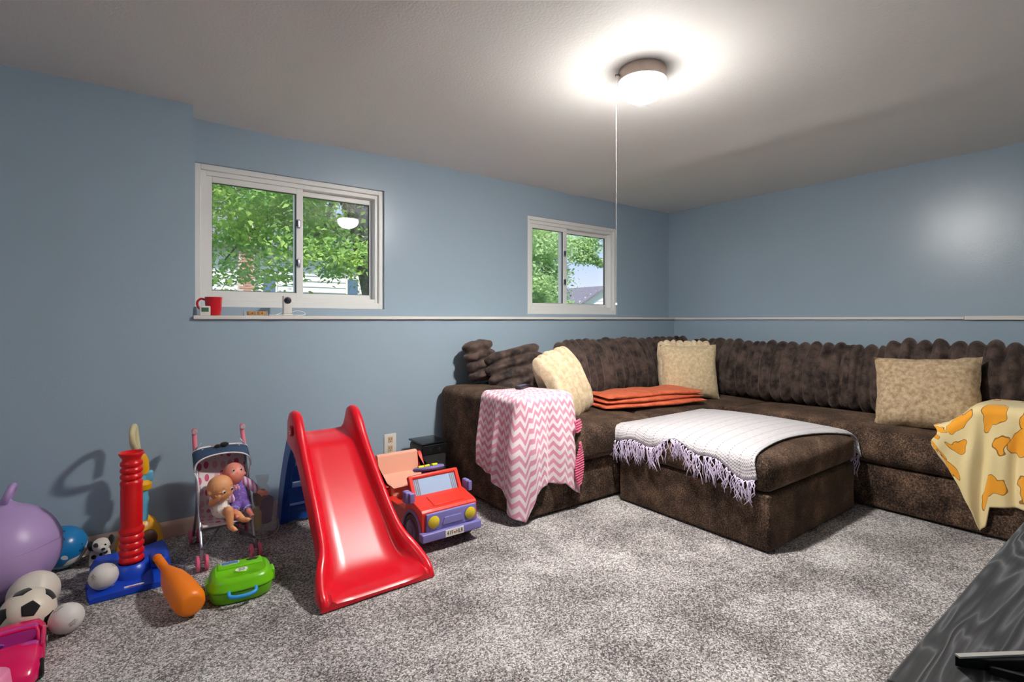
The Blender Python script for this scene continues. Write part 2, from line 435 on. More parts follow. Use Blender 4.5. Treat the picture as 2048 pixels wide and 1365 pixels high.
bme = mesh_of('brick', box(-.088, .088, -.012, .012, -.028, .028), 0); bme.materials.append(BRICK)
for r in range(38):
    for q in range(3):
        xx = 2.17 + (.095 + q * .19 if r % 2 == 0 else .0 + q * .19)
        if xx < 2.25 or xx > 2.47: continue
        o = bpy.data.objects.new('brick', bme); C.objects.link(o); o.parent = ch; o.location = Vector((xx, 14.715, .99 + r * .068)) - Vector(h1.location)
for wx_ in (2.93, -.6, 5.2):
    w_ = mk('window_frame', box(wx_ - .20, wx_ + .20, 14.93, 14.985, 1.35, 2.35), WHITE, h1, smooth=0); mk('pane', box(wx_ - .15, wx_ + .15, 14.92, 14.94, 1.41, 2.29), PANE, w_, smooth=0)
h2 = thing('neighbour_house', 'grey roofed house with a white gable end under open sky', 'house', (19.1, 20, .95))
mk('wall', join(box(17.0, 21.2, 18, 27, .95, 1.65), prism([(17.0, 1.65), (19.1, 2.66), (21.2, 1.65)], 1, 18, 27)), SIDING, h2, smooth=0)
mk('roof', join(prism([(16.6, 1.44), (19.1, 2.70), (19.1, 2.82), (16.6, 1.56)], 1, 17.7, 27.3), prism([(21.6, 1.44), (19.1, 2.70), (19.1, 2.82), (21.6, 1.56)], 1, 17.7, 27.3)), ROOF, h2, smooth=0)
for i in range(9):
    z = .95 + i * .18; hw = 2.1 if z < 1.65 else 2.1 * (2.66 - z) / 1.01
    mk('siding_board', prism([(18, z), (17.97, z), (17.99, z + .18), (18, z + .18)], 0, 19.1 - hw, 19.1 + hw - .02), SIDING, h2, smooth=0)
def m_leaf(name, a, b_):
    k = NT(name); k.t.nodes.remove(k.b)
    nz = k.n('TexNoise', Vector=k.co(), Scale=1.6, Detail=3.0); f = k.n('MapRange', Value=nz.outputs['Fac'], From_Min=.35, From_Max=.65).outputs[0]
    col = k.mix(f, lin(a), lin(b_)); d = k.n('BsdfDiffuse', Color=col); t = k.n('BsdfTranslucent', Color=col)
    mx = k.n('MixShader'); mx.inputs[0].default_value = .45; k.set(mx.inputs[1], d.outputs[0]); k.set(mx.inputs[2], t.outputs[0]); k.set(k.out.inputs[0], mx.outputs[0]); return k.m
BARK = pm('tree_bark', (128, 126, 118), 0.95, var=(22, (92, 92, 88), .35, .65), bump=(30, .8, .03))
LEAF = m_leaf('maple_leaf', (134, 178, 108), (196, 220, 128))
def leaves(clusters, per, size, rng, flat=0.5):
    V, F = [], []
    for (c, sg) in clusters:
        for _ in range(per):
            p = Vector((c[0] + rng.gauss(0, sg), c[1] + rng.gauss(0, sg), c[2] + rng.gauss(0, sg * flat)))
            d = Vector((rng.uniform(-1, 1), rng.uniform(-1, 1), rng.uniform(-.9, .2))).normalized()
            n_ = Vector((rng.gauss(0, .5), rng.gauss(0, .5) - .3, 1)).normalized(); s = d.cross(n_)
            if s.length < .1: continue
            s.normalize(); L = size * rng.uniform(.7, 1.3); w = L * rng.uniform(.26, .40); o = len(V)
            up = s.cross(d) * L * .12
            for q in (p, p + d * L * .35 + s * w + up, p + d * L, p + d * L * .35 - s * w + up, p + d * L * .5): V.append(tuple(q))
            F += [(o, o + 1, o + 2, o + 4), (o, o + 4, o + 2, o + 3)]
    return V, F
rg = random.Random(3)
t1 = thing('maple_tree', 'leafy green tree with a leaning trunk outside the wide window', 'tree', (3.3, 8.0, .95))
mk('trunk', tube(spline([(3.35, 8.0, .9), (3.16, 8.0, 1.5), (3.02, 8.0, 2.1), (2.84, 8.0, 2.75), (2.55, 8.0, 3.25), (2.1, 8.1, 3.8), (1.6, 8.2, 4.5)], 5), [.23 - .0045 * i for i in range(31)], 12), BARK, t1)
for pts, r in (([(2.9, 8, 2.6), (3.15, 8.1, 3.1), (3.3, 8.2, 3.8), (3.3, 8.2, 4.6)], .11), ([(2.75, 8, 2.95), (2.2, 7.6, 3.0), (1.6, 7.3, 2.9), (1.0, 7.1, 2.7)], .05), ([(2.55, 7.95, 3.2), (2.3, 7.5, 2.8), (2.1, 7.2, 2.35), (1.8, 7.0, 2.15)], .045), ([(2.1, 8.1, 3.8), (1.5, 7.7, 3.6), (.8, 7.4, 3.3), (.3, 7.3, 2.9)], .06), ([(2.4, 8, 3.4), (1.9, 8.4, 2.9), (1.4, 8.7, 2.4), (1.1, 8.8, 2.0)], .04), ([(2.9, 8, 2.6), (2.65, 7.6, 2.3), (2.35, 7.4, 2.0)], .035)):
    P = spline(pts, 6); mk('branch', tube(P, [r * (1 - .75 * i / (len(P) - 1)) for i in range(len(P))], 7), BARK, t1)
cl = []
for _ in range(150):
    y = rg.uniform(6.6, 9.6); f = y / 8.0
    x = rg.uniform(.2, 3.75) * f; z = 1.1 + rg.uniform(.52, 2.6) * f
    if x / f > 2.45 and 1.3 < (z - 1.1) / f < 2.2 and y < 8.3: continue
    if (z - 1.1) / f < .95 and (1.1 < x / f < 1.35 or rg.random() < .45): continue
    if rg.random() < .12: continue
    cl.append(((x, y, z), rg.uniform(.16, .30)))
stuff(mk('foliage', leaves(cl, 190, .085, rg), LEAF, t1, smooth=0))
t2 = thing('maple_tree', 'pale green tree growing outside the small window', 'tree', (9.3, 10.6, .95))
mk('trunk', tube(spline([(9.3, 10.8, .9), (9.25, 10.8, 2.5), (9.1, 10.7, 4.0), (9.0, 10.6, 5.2)], 5), [.2 - .008 * i for i in range(16)], 10), BARK, t2)
for pts, r in (([(9.2, 10.8, 2.7), (8.6, 10.2, 3.0), (8.0, 9.8, 2.9)], .05), ([(9.2, 10.8, 3.2), (10.0, 10.2, 3.3), (11.0, 9.9, 3.05)], .05), ([(9.2, 10.8, 2.2), (8.8, 10.2, 2.4), (8.2, 10.0, 2.3)], .04)):
    P = spline(pts, 6); mk('branch', tube(P, [r * (1 - .75 * i / (len(P) - 1)) for i in range(len(P))], 7), BARK, t2)
cl = []
for _ in range(95):
    y = rg.uniform(9.0, 11.5); f = y / 10
    cl.append(((rg.uniform(7.6, 9.0) * f, y, 1.1 + rg.uniform(.25, 2.5) * f), rg.uniform(.16, .30)))
for _ in range(12): cl.append(((rg.uniform(9.4, 10.3), 10.0, rg.uniform(2.75, 3.4)), .16))
for q in range(8): cl.append(((9.9 + q * .10, 9.95, 2.86 - .03 * q), .07))
stuff(mk('foliage', leaves(cl, 170, .095, rg), m_leaf('pale_leaf', (150, 186, 132), (206, 226, 166)), t2, smooth=0))

# ---------------------------------------------------------------- ceiling lamps
def ceiling_lamp(x, y, strength, label, cord):
    zt = ceil_z(x, y)
    t = thing('ceiling_lamp', label, 'lamp', (x, y, zt - .15))
    mk('metal_collar', lathe([(.090, 0), (.1025, -.001), (.1035, -.010), (.102, -.016), (.102, -.044), (.103, -.052), (.096, -.054)], 40, (x, y, zt)), NICKEL, t)
    prof = [(.098 if a == 0 else .102 * math.cos(a) , -.052 - .092 * math.sin(a)) for a in [PI / 2 * i / 10 for i in range(11)]]
    prof = [(.099, -.050), (.102, -.0515)] + [(.1045 * math.cos(PI / 2 * i / 10) ** .8, -.054 - .088 * math.sin(PI / 2 * i / 10)) for i in range(11)]
    mk('glass_dome', lathe(prof, 40, (x, y, zt)), m_dome(strength), t)
    if cord:
        cx, cy = x - .104, y + .078
        cx, cy = x - .0895, y + .064
        mk('cord_eyelet', capsule((cx + .006, cy - .004, zt - .026), (cx - .006, cy + .004, zt - .026), .005), NICKEL, t)
        c = mk('pull_cord', tube([(cx - .006, cy + .004, zt - .026 - i * .0253 * 4) for i in range(11)], .0010, 6), pm('pull_cord_white', (196, 192, 184), .8), t)
        mk('cord_end', lathe([(.002, .012), (.003, .010), (.006, 0), (.004, -.002)], 10, (cx - .006, cy + .004, zt - 1.048)), WHITE, c)
ceiling_lamp(1.82, 1.48, LAMP, 'lit frosted dome ceiling lamp with a long white pull cord', True)
ceiling_lamp(-1.45, 1.40, LAMP2, 'lit frosted dome ceiling lamp over the empty end of the room', False)

# ---------------------------------------------------------------- sectional sofa
sofa = thing('sectional_sofa', 'dark brown corner sectional sofa along two blue walls', 'sofa', (3.0, 2.6, 0))
mk('base', softbox(1.68, 4.26, 2.17, 3.075, .012, .262, .02), CHEN, sofa)
mk('base', softbox(3.45, 4.26, .34, 2.165, .012, .262, .02), CHEN, sofa)
mk('armrest', softbox(1.668, 2.005, 2.168, 3.082, .008, .652, .05, n=5, rs=4, crown=.012), CHEN, sofa)
mk('armrest', softbox(3.452, 4.27, .345, .705, .008, .640, .05, n=5, rs=4, crown=.012), CHEN, sofa)
mk('backrest', softbox(2.0, 4.27, 2.86, 3.08, .262, .66, .05, n=4, rs=4), CHEN, sofa)
mk('backrest', softbox(4.04, 4.27, .69, 2.86, .262, .66, .05, n=4, rs=4), CHEN, sofa)
mk('seat_cushion', softbox(2.006, 2.775, 2.135, 2.87, .265, .455, .05, n=8, rs=4, crown=.035, bulge=.01), CHEN, sofa)
mk('seat_cushion', softbox(2.778, 3.60, 2.140, 2.87, .265, .455, .05, n=8, rs=4, crown=.03, bulge=.008), CHEN, sofa)
mk('seat_cushion', softbox(3.50, 4.05, 2.00, 2.868, .265, .452, .05, n=8, rs=4, crown=.03), CHEN, sofa)
mk('seat_cushion', softbox(3.418, 4.05, .708, 2.06, .265, .452, .055, n=8, rs=4, crown=.04, bulge=.012), CHEN, sofa)

# ---------------------------------------------------------------- cushions
FUR = m_fur('dark_ribbed_fur', (20, 15, 15), (96, 78, 70), .5, 13.0)
CREAMFUR = m_fur('cream_ribbed_fur', (206, 180, 142), (236, 216, 184), .3, 30, (255, 240, 220))
SHERPA = m_fur('tan_sherpa', (158, 132, 100), (206, 182, 148), .3, 45, (255, 235, 210))
SHERPA2 = m_fur('cream_sherpa', (196, 172, 132), (226, 206, 170), .3, 45, (255, 240, 220))
def sg(v, p): return math.copysign(abs(v) ** p, v)
def ribbed(w, h, t, n, depth=.020, seg=7, ring=36, sag=0.0, seed=0, bow=0.0):
    """cushion of soft vertical rolls: width along x, thickness along y, height along z (base at z=0)"""
    R = random.Random(seed); ht = [1 + R.uniform(-.035, .02) for _ in range(n)]; sh = [R.uniform(-.008, .008) for _ in range(n)]; rings = []
    for i in range(n * seg + 1):
        s = i / (n * seg); q = min(n - 1, int(s * n)); e = abs(2 * s - 1)
        rib = abs(math.sin(PI * n * s)) ** .75
        a = h / 2 * ht[q] * (1 - .10 * e ** 6) - depth * (1 - rib)
        b = t / 2 * (.50 + .50 * math.sqrt(max(0, 1 - e ** 4))) - depth * (1 - rib) * .9
        if i in (0, n * seg): a *= .8; b *= .35
        x = (s - .5) * w; ring_ = []
        for j in range(ring):
            th = 2 * PI * j / ring; zz = sg(math.cos(th), .75); yy = sg(math.sin(th), .85)
            ring_.append((x + .015 * noise.noise(Vector((s * 9, zz * 2, seed))), sh[q] + b * yy * (1 - .22 * zz * zz) - bow * (1 - e * e), h / 2 + a * zz - sag * (1 - e * e) * (zz + 1)))
        rings.append(ring_)
    return loft(rings)
def pose(g, p, yaw=0, lean=0, roll=0):
    """lean tips the top backwards (+y local) about its base, roll turns it in its own plane"""
    m = Matrix.Translation(p) @ Matrix.Rotation(yaw, 4, 'Z') @ Matrix.Rotation(-lean, 4, 'X') @ Matrix.Rotation(roll, 4, 'Y')
    return xf(g, m)
D = math.radians
BK = 'dark fur back cushions along the sofa'
def back(w, h, t, n, p, yaw, lean, label, roll=0, seed=0, depth=.034, sag=0):
    g = pose(ribbed(w, h, t, n, depth, seed=seed, sag=sag), p, D(yaw), D(lean), D(roll))
    return single('back_cushion', g, FUR, label, 'cushion', base=tuple(p), group=BK, smooth=180, jit=(.005, 7))
# along the long wall (face -y)
g = rot(ribbed(.36, .48, .19, 5, .032, seed=1), D(90), 'Y', (0, 0, .25))
single('back_cushion', pose(g, (2.20, 2.73, .50), D(-9), D(20), D(-12)), FUR, 'dark fur cushion with sideways rolls leaning behind the cream ribbed pillow', 'cushion', base=(2.20, 2.73, .50), group=BK, smooth=180, jit=(.006, 14))
g = rot(ribbed(.28, .26, .17, 4, .030, seed=2), D(90), 'Y', (0, 0, .15))
single('back_cushion', pose(g, (1.965, 2.95, .672), D(12), D(10), D(-4)), FUR, 'dark fur cushion standing on the armrest end against the wall', 'cushion', base=(1.965, 2.95, .672), group=BK, smooth=180, jit=(.006, 14))
back(1.02, .50, .24, 14, (3.03, 2.74, .475), 0, 17, 'wide dark fur cushion of upright rolls behind the folded orange throw', seed=3)
back(.52, .50, .22, 7, (3.74, 2.73, .475), -14, 15, 'dark fur cushion filling the corner of the sofa', seed=4)
# along the right wall (face -x)
back(.66, .48, .24, 8, (3.96, 2.42, .475), -90, 15, 'dark fur cushion beside the corner cream pillow', seed=5)
back(.74, .48, .24, 9, (3.95, 1.77, .475), -90, 15, 'dark fur cushion in the middle of the long seat', seed=6)
back(.36, .47, .22, 5, (3.965, 1.34, .475), -90, 14, 'narrow dark fur cushion partly behind the tan pillow', seed=7)
back(.74, .52, .26, 9, (3.90, .86, .470), -90, 10, 'tall plump dark fur cushion behind the tan sherpa pillow', seed=8, depth=.038)

def pillow(w, h, t, n=22, pinch=.06):
    fr = lambda s: (lambda u, v: (lambda a, b: (w / 2 * a * (1 - pinch * (1 - b * b)), s * t / 2 * (max(0, (1 - a ** 4) * (1 - b ** 4))) ** .55, h / 2 + h / 2 * b * (1 - pinch * (1 - a * a))))(2 * u - 1, 2 * v - 1))
    a = grid(fr(-1), n, n); b = grid(fr(1), n, n)
    return join(a[:2], b[:2])
p = thing('throw_pillow', 'cream pillow with long upright fur ribs leaning on the left armrest', 'pillow', (2.25, 2.42, .49))
mk('ribbed_cover', pose(ribbed(.38, .47, .19, 6, .046, seed=11), (2.325, 2.40, .475), D(12), D(24), D(-12)), CREAMFUR, p, smooth=180, jit=(.003, 9))
p = thing('throw_pillow', 'cream sherpa pillow with a scalloped ribbed back in the sofa corner', 'pillow', (3.56, 2.40, .49))
mk('ribbed_back', pose(ribbed(.43, .47, .13, 8, .018, seed=12), (3.555, 2.445, .478), D(-38), D(12)), CREAMFUR, p, smooth=180, jit=(.004, 18))
mk('sherpa_front', pose(pillow(.45, .43, .15), (3.52, 2.385, .478), D(-38), D(11)), SHERPA2, p, smooth=180, jit=(.005, 22))
g = pose(pillow(.50, .435, .17), (3.62, .925, .470), D(-82), D(20), D(-3))
single('throw_pillow', g, SHERPA, 'tan sherpa pillow leaning on the plump dark cushion by the right armrest', 'pillow', base=(3.62, .925, .470), smooth=180, jit=(.006, 20))

# ---------------------------------------------------------------- folded orange throw
ORANGE = m_fur('coral_plush', (206, 92, 58), (232, 122, 84), .5, 24, (255, 190, 160))
def throw_section(s):
    """folded layers, as a ring in (y, z): the fold runs back and forth"""
    pts = []
    layers = [(0.0, .36), (.02, .34), (.0, .335)]
    return pts
def slab(x0, x1, y0, y1, z0, z1, r, s): return mv(softbox(x0, x1, y0, y1, z0, z1, r, n=14, rs=3), 0, 0, 0)
thr = thing('folded_throw', 'folded coral orange plush throw lying on the sofa seat', 'blanket', (3.015, 2.425, .483), D(-12))
def fold_layer(L, y0, y1, z, th, ph):
    """one folded layer: a closed tongue of cloth with a rounded fold at its front"""
    rings = []
    for i in range(31):
        s = i / 30; x = (s - .5) * L
        wv = .006 * math.sin(s * 11 + ph) + .004 * math.sin(s * 23 + ph * 2)
        e = min(1, 6 * s, 6 * (1 - s)) ** .5
        pts = []
        for j in range(24):
            t = 2 * PI * j / 24
            yy = (y0 + y1) / 2 + (y1 - y0) / 2 * sg(math.cos(t), .5) + .012 * math.sin(s * 7 + ph)
            zz = z + th / 2 + th / 2 * sg(math.sin(t), .8) * (.35 + .65 * e) + wv * (yy - y0) * 3 * .5
            pts.append((x, yy, zz))
        rings.append(pts)
    return loft(rings)
mk('bottom_fold', fold_layer(.90, -.16, .17, .0, .040, .3), ORANGE, thr, smooth=180, local=True, jit=(.004, 12))
mk('middle_fold', fold_layer(.86, -.14, .17, .034, .040, 1.9), ORANGE, thr, smooth=180, local=True, jit=(.005, 12))
mk('top_fold', fold_layer(.84, -.13, .165, .066, .040, 4.0), ORANGE, thr, smooth=180, local=True, jit=(.008, 10))

# ---------------------------------------------------------------- ottoman and afghan
ott = thing('ottoman', 'square dark brown ottoman with a thick domed cushion', 'ottoman', (2.88, 1.655, 0))
OX0, OX1, OY0, OY1 = 2.375, 3.375, 1.190, 2.118
mk('base', softbox(OX0 + .005, OX1 - .005, OY0 + .005, OY1 - .005, .008, .275, .018), CHEN, ott)
mk('cushion', softbox(OX0, OX1, OY0, OY1, .277, .440, .05, n=10, rs=4, crown=.055, bulge=.010), CHEN, ott)
def otop(x, y):
    u = 2 * (x - OX0) / (OX1 - OX0) - 1; w = 2 * (y - OY0) / (OY1 - OY0) - 1
    u = max(-1, min(1, u)); w = max(-1, min(1, w))
    return .440 + .055 * (1 - u * u) ** .7 * (1 - w * w) ** .7
def m_knit():
    k = NT('white_knit'); b = k.b; uv = k.n('SeparateXYZ', Vector=k.co('UV')); U, V_ = uv.outputs[0], uv.outputs[1]
    rows = k.math('SINE', k.math('MULTIPLY', V_, 2 * PI * 14)); cols = k.math('SINE', k.math('MULTIPLY', U, 2 * PI * 75))
    fine = k.math('SINE', k.math('ADD', k.math('MULTIPLY', V_, 2 * PI * 84), k.math('MULTIPLY', cols, 1.3)))
    hole = k.math('MULTIPLY', k.math('GREATER_THAN', rows, .93), k.math('GREATER_THAN', cols, .55))
    nz = k.n('TexNoise', Vector=k.co(), Scale=60.0, Detail=3.0)
    base = k.mix(nz.outputs['Fac'], lin((190, 184, 186)), lin((222, 218, 220)))
    k.set(b.inputs['Base Color'], k.mix(k.math('MULTIPLY', hole, .8), base, lin((112, 100, 98))))
    b.inputs['Roughness'].default_value = .95; b.inputs['Specular IOR Level'].default_value = .1; b.inputs['Sheen Weight'].default_value = .2
    h = k.math('ADD', k.math('MULTIPLY', rows, -.6), k.math('ADD', k.math('MULTIPLY', fine, .35), k.math('MULTIPLY', cols, .25)))
    k.set(b.inputs['Normal'], k.bump(k.math('SUBTRACT', h, k.math('MULTIPLY', hole, 1.5)), .55, .006)); return k.m
KNIT = m_knit()
def afghan(u, v):
    """u along x (fringed ends), v along y"""
    y = OY0 + .055 + v * (OY1 - OY0 - .02)
    if v < .12: y += .02 * math.sin(u * 5) * (1 - v / .12) + .02 * (1 - v / .12) * max(0, math.sin(u * PI * 1.0)) * 1.6
    y -= .058 * u ** 3 * (1 - v) ** 2
    hang = .035 + .028 * math.sin(v * 9 + .6) + .022 * math.sin(v * 21) + .035 * (1 - v) ** 3
    s = -hang + u * (OX1 - OX0 + hang + .085)
    x = OX0 + s; z = 0
    r = .05
    if s < r:
        d = r - s                       # distance past the start of the rounded edge
        a = min(d / r, PI / 2); x = OX0 + r - (r + .006) * math.sin(a)
        z = otop(OX0 + r, y) - .012 - r * (1 - math.cos(a)) - max(0, d - r * PI / 2) + .010
        x -= .006
    elif s > (OX1 - OX0) - r:
        d = s - (OX1 - OX0 - r); a = min(d / r, PI / 2); x = OX1 - r + (r + .010) * math.sin(a)
        z = otop(OX1 - r, y) - r * (1 - math.cos(a)) - max(0, d - r * PI / 2) + .002
    else: z = otop(x, y) + .004
    ed = max(0, 1 - (y - OY0) / .06)
    z -= .02 * ed ** 2
    z += .005 * max(0, math.sin(v * 20 + u * 3)) * max(0, 1 - u * 4) + .004
    return (x, y, z + .0035)
af = thing('crocheted_afghan', 'white crocheted afghan with lilac fringed ends over the ottoman', 'blanket', (2.88, 1.655, .44))
mk('knitted_panel', grid(afghan, 70, 60), KNIT, af, smooth=180, solid=.007)
LILAC = pm('lilac_yarn', (216, 200, 228), .9, sheen=.3); 
def fringe(end, seed):
    R = random.Random(seed); gs = []
    for q in range(44):
        v = (q + .5) / 44; p = Vector(afghan(end, v)); out = -1 if end == 0 else 1
        lean = R.uniform(-.35, .35); tl = R.uniform(.07, .14)
        for s in range(4):
            L = tl * R.uniform(.8, 1.1); yj = R.gauss(0, .006); pts = [p + Vector((0, yj * .4, 0))]
            # follow the flat top first when the edge is not hanging yet
            sp = R.gauss(lean, .26); w1 = R.uniform(-.022, .022)
            for i in range(1, 7):
                f = i / 6
                pts.append(p + Vector((out * (.010 + .005 * math.sin(f * 3) + R.uniform(0, .004)), yj + sp * L * f * .8 + w1 * math.sin(f * PI) + .006 * math.sin(f * 9 + s * 2.1 + q), -L * f ** 1.15 + .006 * (1 - f))))
            gs.append(tube(pts, [.0024] * 6 + [.0015], 4))
    return join(*gs)
stuff(mk('fringe', fringe(0, 5), LILAC, af, smooth=180)); stuff(mk('fringe', fringe(1, 6), LILAC, af, smooth=180))

# ---------------------------------------------------------------- pink chevron blanket on the left armrest
def m_chevron():
    k = NT('pink_chevron'); b = k.b; uv = k.n('SeparateXYZ', Vector=k.co('UV')); U, V_ = uv.outputs[0], uv.outputs[1]
    tri = k.math('PINGPONG', k.math('MULTIPLY', U, 34.0), 1.0)
    st = k.math('FRACT', k.math('ADD', k.math('MULTIPLY', V_, 15.0), k.math('MULTIPLY', tri, .62)))
    f = k.n('MapRange', Value=k.math('PINGPONG', st, .5), From_Min=.215, From_Max=.285).outputs[0]
    nz = k.n('TexNoise', Vector=k.co(), Scale=22.0, Detail=3.0); fine = k.n('TexNoise', Vector=k.co(), Scale=240.0, Detail=2.0)
    pk = k.mix(nz.outputs['Fac'], lin((206, 132, 158)), lin((232, 166, 186)))
    k.set(b.inputs['Base Color'], k.mix(f, pk, lin((238, 224, 226))))
    b.inputs['Roughness'].default_value = .85; b.inputs['Specular IOR Level'].default_value = .2; b.inputs['Sheen Weight'].default_value = .4
    k.set(b.inputs['Normal'], k.bump(fine.outputs['Fac'], .4, .003)); return k.m
AX0, AX1, AY0 = 1.668, 2.005, 2.168
def lerp(a, b, t): return a + (b - a) * t
def interp(x, tab):
    for (a, p), (b, q) in zip(tab, tab[1:]):
        if x <= b: return lerp(p, q, (x - a) / (b - a) if b > a else 0)
    return tab[-1][1]
def arm_edge(a):
    """perimeter of the armrest front: 0 far on the outer side, .52 the front-left corner, 1 the inner front corner"""
    L1 = .375; L2 = AX1 - AX0 + .03; s = a * (L1 + L2); r = .055
    if s < L1 - r: return Vector((AX0, AY0 + L1 - s)), Vector((-1, 0))
    if s < L1 + r:
        t = (s - L1 + r) / (2 * r) * PI / 2; n = Vector((-math.cos(t), -math.sin(t)))
        return Vector((AX0 + r, AY0 + r)) + n * r, n
    return Vector((AX0 + s - L1, AY0)), Vector((0, -1))
def pinkb(u, v):
    e, n = arm_edge(u)
    hem = interp(u, [(0, .30), (.10, .255), (.22, .235), (.34, .17), (.46, .095), (.535, .055), (.60, .20), (.68, .235), (.86, .225), (.93, .17), (1, .13)])
    topz = .672; rr = .045
    back_ = Vector((lerp(AX0 + .05, AX1 - .03, min(1, max(0, (u - .05) / .9))), AY0 + .37))
    drop = topz - hem; tot = .22 + rr * PI / 2 + drop
    s = v * tot
    fold = (math.sin(u * 30 + .7) * .5 + math.sin(u * 53 + 2) * .25 + .5)
    if s < .22:
        f = s / .22; inner = e - n * rr
        p = back_.lerp(inner, f); z = topz + .006 * math.sin(u * 14) * f
    else:
        s -= .22; a = min(s / rr, PI / 2); p = e - n * (rr - rr * math.sin(a)); z = topz - rr * (1 - math.cos(a))
        d = max(0, s - rr * PI / 2); z -= d
        g = min(1, d / .25); p = p + n * (.010 + .034 * fold * g)
        if u > .82: p = p + Vector((.05 * g * (u - .82) / .18, -.01 * g))
        if .40 < u < .66: p = p + n * .03 * g * math.sin((u - .40) / .26 * PI)
    if v < .02: z -= .004
    return (p.x, p.y, z + .004)
pb = thing('chevron_blanket', 'pink and white chevron fleece blanket draped over the left armrest', 'blanket', (1.75, 2.3, .66))
mk('fleece_sheet', grid(pinkb, 120, 90), m_chevron(), pb, smooth=180, solid=.006)
HOT = pm('pink_plush', (226, 92, 132), .8, sheen=.4)
for (z1, z0, x0, w) in ((.53, .455, 2.052, .028), (.40, .15, 2.060, .036)):
    n = int((z1 - z0) / .0145)
    gs = [capsule((x0 - .022 - .02 * math.sin(i * .25), AY0 - .055, z0 + (i + .5) * .0145 - .003), (x0 - .005 + w * math.sin(PI * (.15 + .75 * (i + .5) / n)) , AY0 - .040, z0 + (i + .5) * .0145 + .003), .0068, n=8) for i in range(n)]
    mk('ribbed_lining', join(*gs), HOT, pb, smooth=180)
rem = thing('remote_control', 'slim dark remote control on the pink blanket', 'remote', (1.915, 2.475, .684), D(-62))
mk('body', softbox(-.019, .019, -.075, .075, 0, .016, .006), pm('remote_black', (34, 34, 44), .35), rem, local=True)
for i in range(6):
    for j in (-1, 0, 1): mk('button', softbox(j * .010 - .0035, j * .010 + .0035, -.058 + i * .018, -.048 + i * .018, .0155, .0178, .001, rs=1), pm('button_grey', (104, 104, 126), .5), rem, local=True)

# ---------------------------------------------------------------- yellow printed blanket on the right armrest
def m_print():
    k = NT('yellow_print_fleece'); b = k.b; co = k.co('UV')
    nd = k.n('TexNoise', Vector=co, Scale=9.0, Detail=1.0)
    off = k.n('VectorMath', {'operation': 'MULTIPLY_ADD'}); k.set(off.inputs[0], nd.outputs['Color']); off.inputs[1].default_value = (.16, .16, 0); k.set(off.inputs[2], co)
    v = k.n('TexVoronoi', {'feature': 'F1'}, Vector=off.outputs[0], Scale=4.6, Randomness=.55); d = v.outputs['Distance']
    body = k.math('LESS_THAN', d, .45); line = k.math('MULTIPLY', k.math('GREATER_THAN', d, .425), body); belly = k.math('LESS_THAN', d, .10)
    fine = k.n('TexNoise', Vector=k.co(), Scale=200.0, Detail=2.0)
    cream = lin((238, 216, 160)); col = k.mix(body, cream, lin((246, 166, 34))); col = k.mix(line, col, lin((150, 106, 40))); col = k.mix(belly, col, lin((240, 226, 196)))
    k.set(b.inputs['Base Color'], col); b.inputs['Roughness'].default_value = .85; b.inputs['Sheen Weight'].default_value = .3
    k.set(b.inputs['Normal'], k.bump(fine.outputs['Fac'], .4, .003)); return k.m
def printb(u, v):
    """u along -y from the seat side to the far end, v from the top of the arm down its front"""
    y = lerp(.835, .30, u)
    hem = interp(u, [(0, .475), (.08, .40), (.20, .27), (.285, .165), (.325, .075), (.37, .10), (.40, .205), (.55, .225), (.8, .235), (1, .23)])
    xe = 3.445; rr = .045
    ztop = interp(u, [(0, .53), (.10, .55), (.20, .60), (.27, .650), (.33, .662), (1, .662)])
    inner = interp(u, [(0, .03), (.12, .06), (.3, .27), (1, .30)])
    tot = inner + rr * PI / 2 + (ztop - hem); s = v * tot
    fold = math.sin(u * 30 + .5) * .5 + math.sin(u * 52) * .25 + .4
    if s < inner: x = xe + rr + inner - s; z = ztop
    else:
        s -= inner; a = min(s / rr, PI / 2); x = xe + rr - rr * math.sin(a); z = ztop - rr * (1 - math.cos(a)); d = max(0, s - rr * PI / 2); z -= d
        g = min(1, d / .2); x -= .010 + .022 * fold * g
        if u < .4: x -= .045 * (1 - u / .4)
    return (x, y + .012 * math.sin(v * 9) * (1 - u), z + .005)
single('printed_blanket', grid(printb, 110, 90), m_print(), 'cream yellow fleece blanket with orange print draped over the right armrest', 'blanket', base=(3.5, .55, .65), smooth=180, solid=.007)

# ---------------------------------------------------------------- dark table in the foreground
def m_blackwood():
    k = NT('black_oak'); b = k.b; co = k.co()
    mp = k.n('Mapping', Vector=co); mp.inputs['Scale'].default_value = (.8, 7.0, 7.0)
    w = k.n('TexNoise', Vector=mp.outputs[0], Scale=2.6, Detail=2.0, Distortion=.5)
    rings = k.math('PINGPONG', k.math('MULTIPLY', w.outputs['Fac'], 30.0), 1.0)
    mp2 = k.n('Mapping', Vector=co); mp2.inputs['Scale'].default_value = (6.0, 260.0, 260.0)
    gr = k.n('TexNoise', Vector=mp2.outputs[0], Scale=1.0, Detail=4.0)
    f = k.math('ADD', k.math('MULTIPLY', k.math('POWER', rings, 2.0), .55), k.math('MULTIPLY', gr.outputs['Fac'], .5))
    k.set(b.inputs['Base Color'], k.ramp(f, [(.12, (30, 30, 32)), (.5, (66, 66, 68)), (.95, (118, 118, 120))]))
    b.inputs['Roughness'].default_value = .48; k.set(b.inputs['Normal'], k.bump(f, .25, .002)); return k.m
BW = m_blackwood()
tb = thing('side_table', 'black wood grain table with a stand foot on top', 'table', (1.25, -.1, 0))
mk('table_top', box(.640, 1.90, -.42, .198, .690, .720), BW, tb, smooth=0, bevel=.002)
mk('side_panel', box(.665, .690, -.40, .180, 0, .690), BW, tb, smooth=0, bevel=.002); mk('side_panel', box(1.85, 1.875, -.40, .180, 0, .690), BW, tb, smooth=0, bevel=.002)
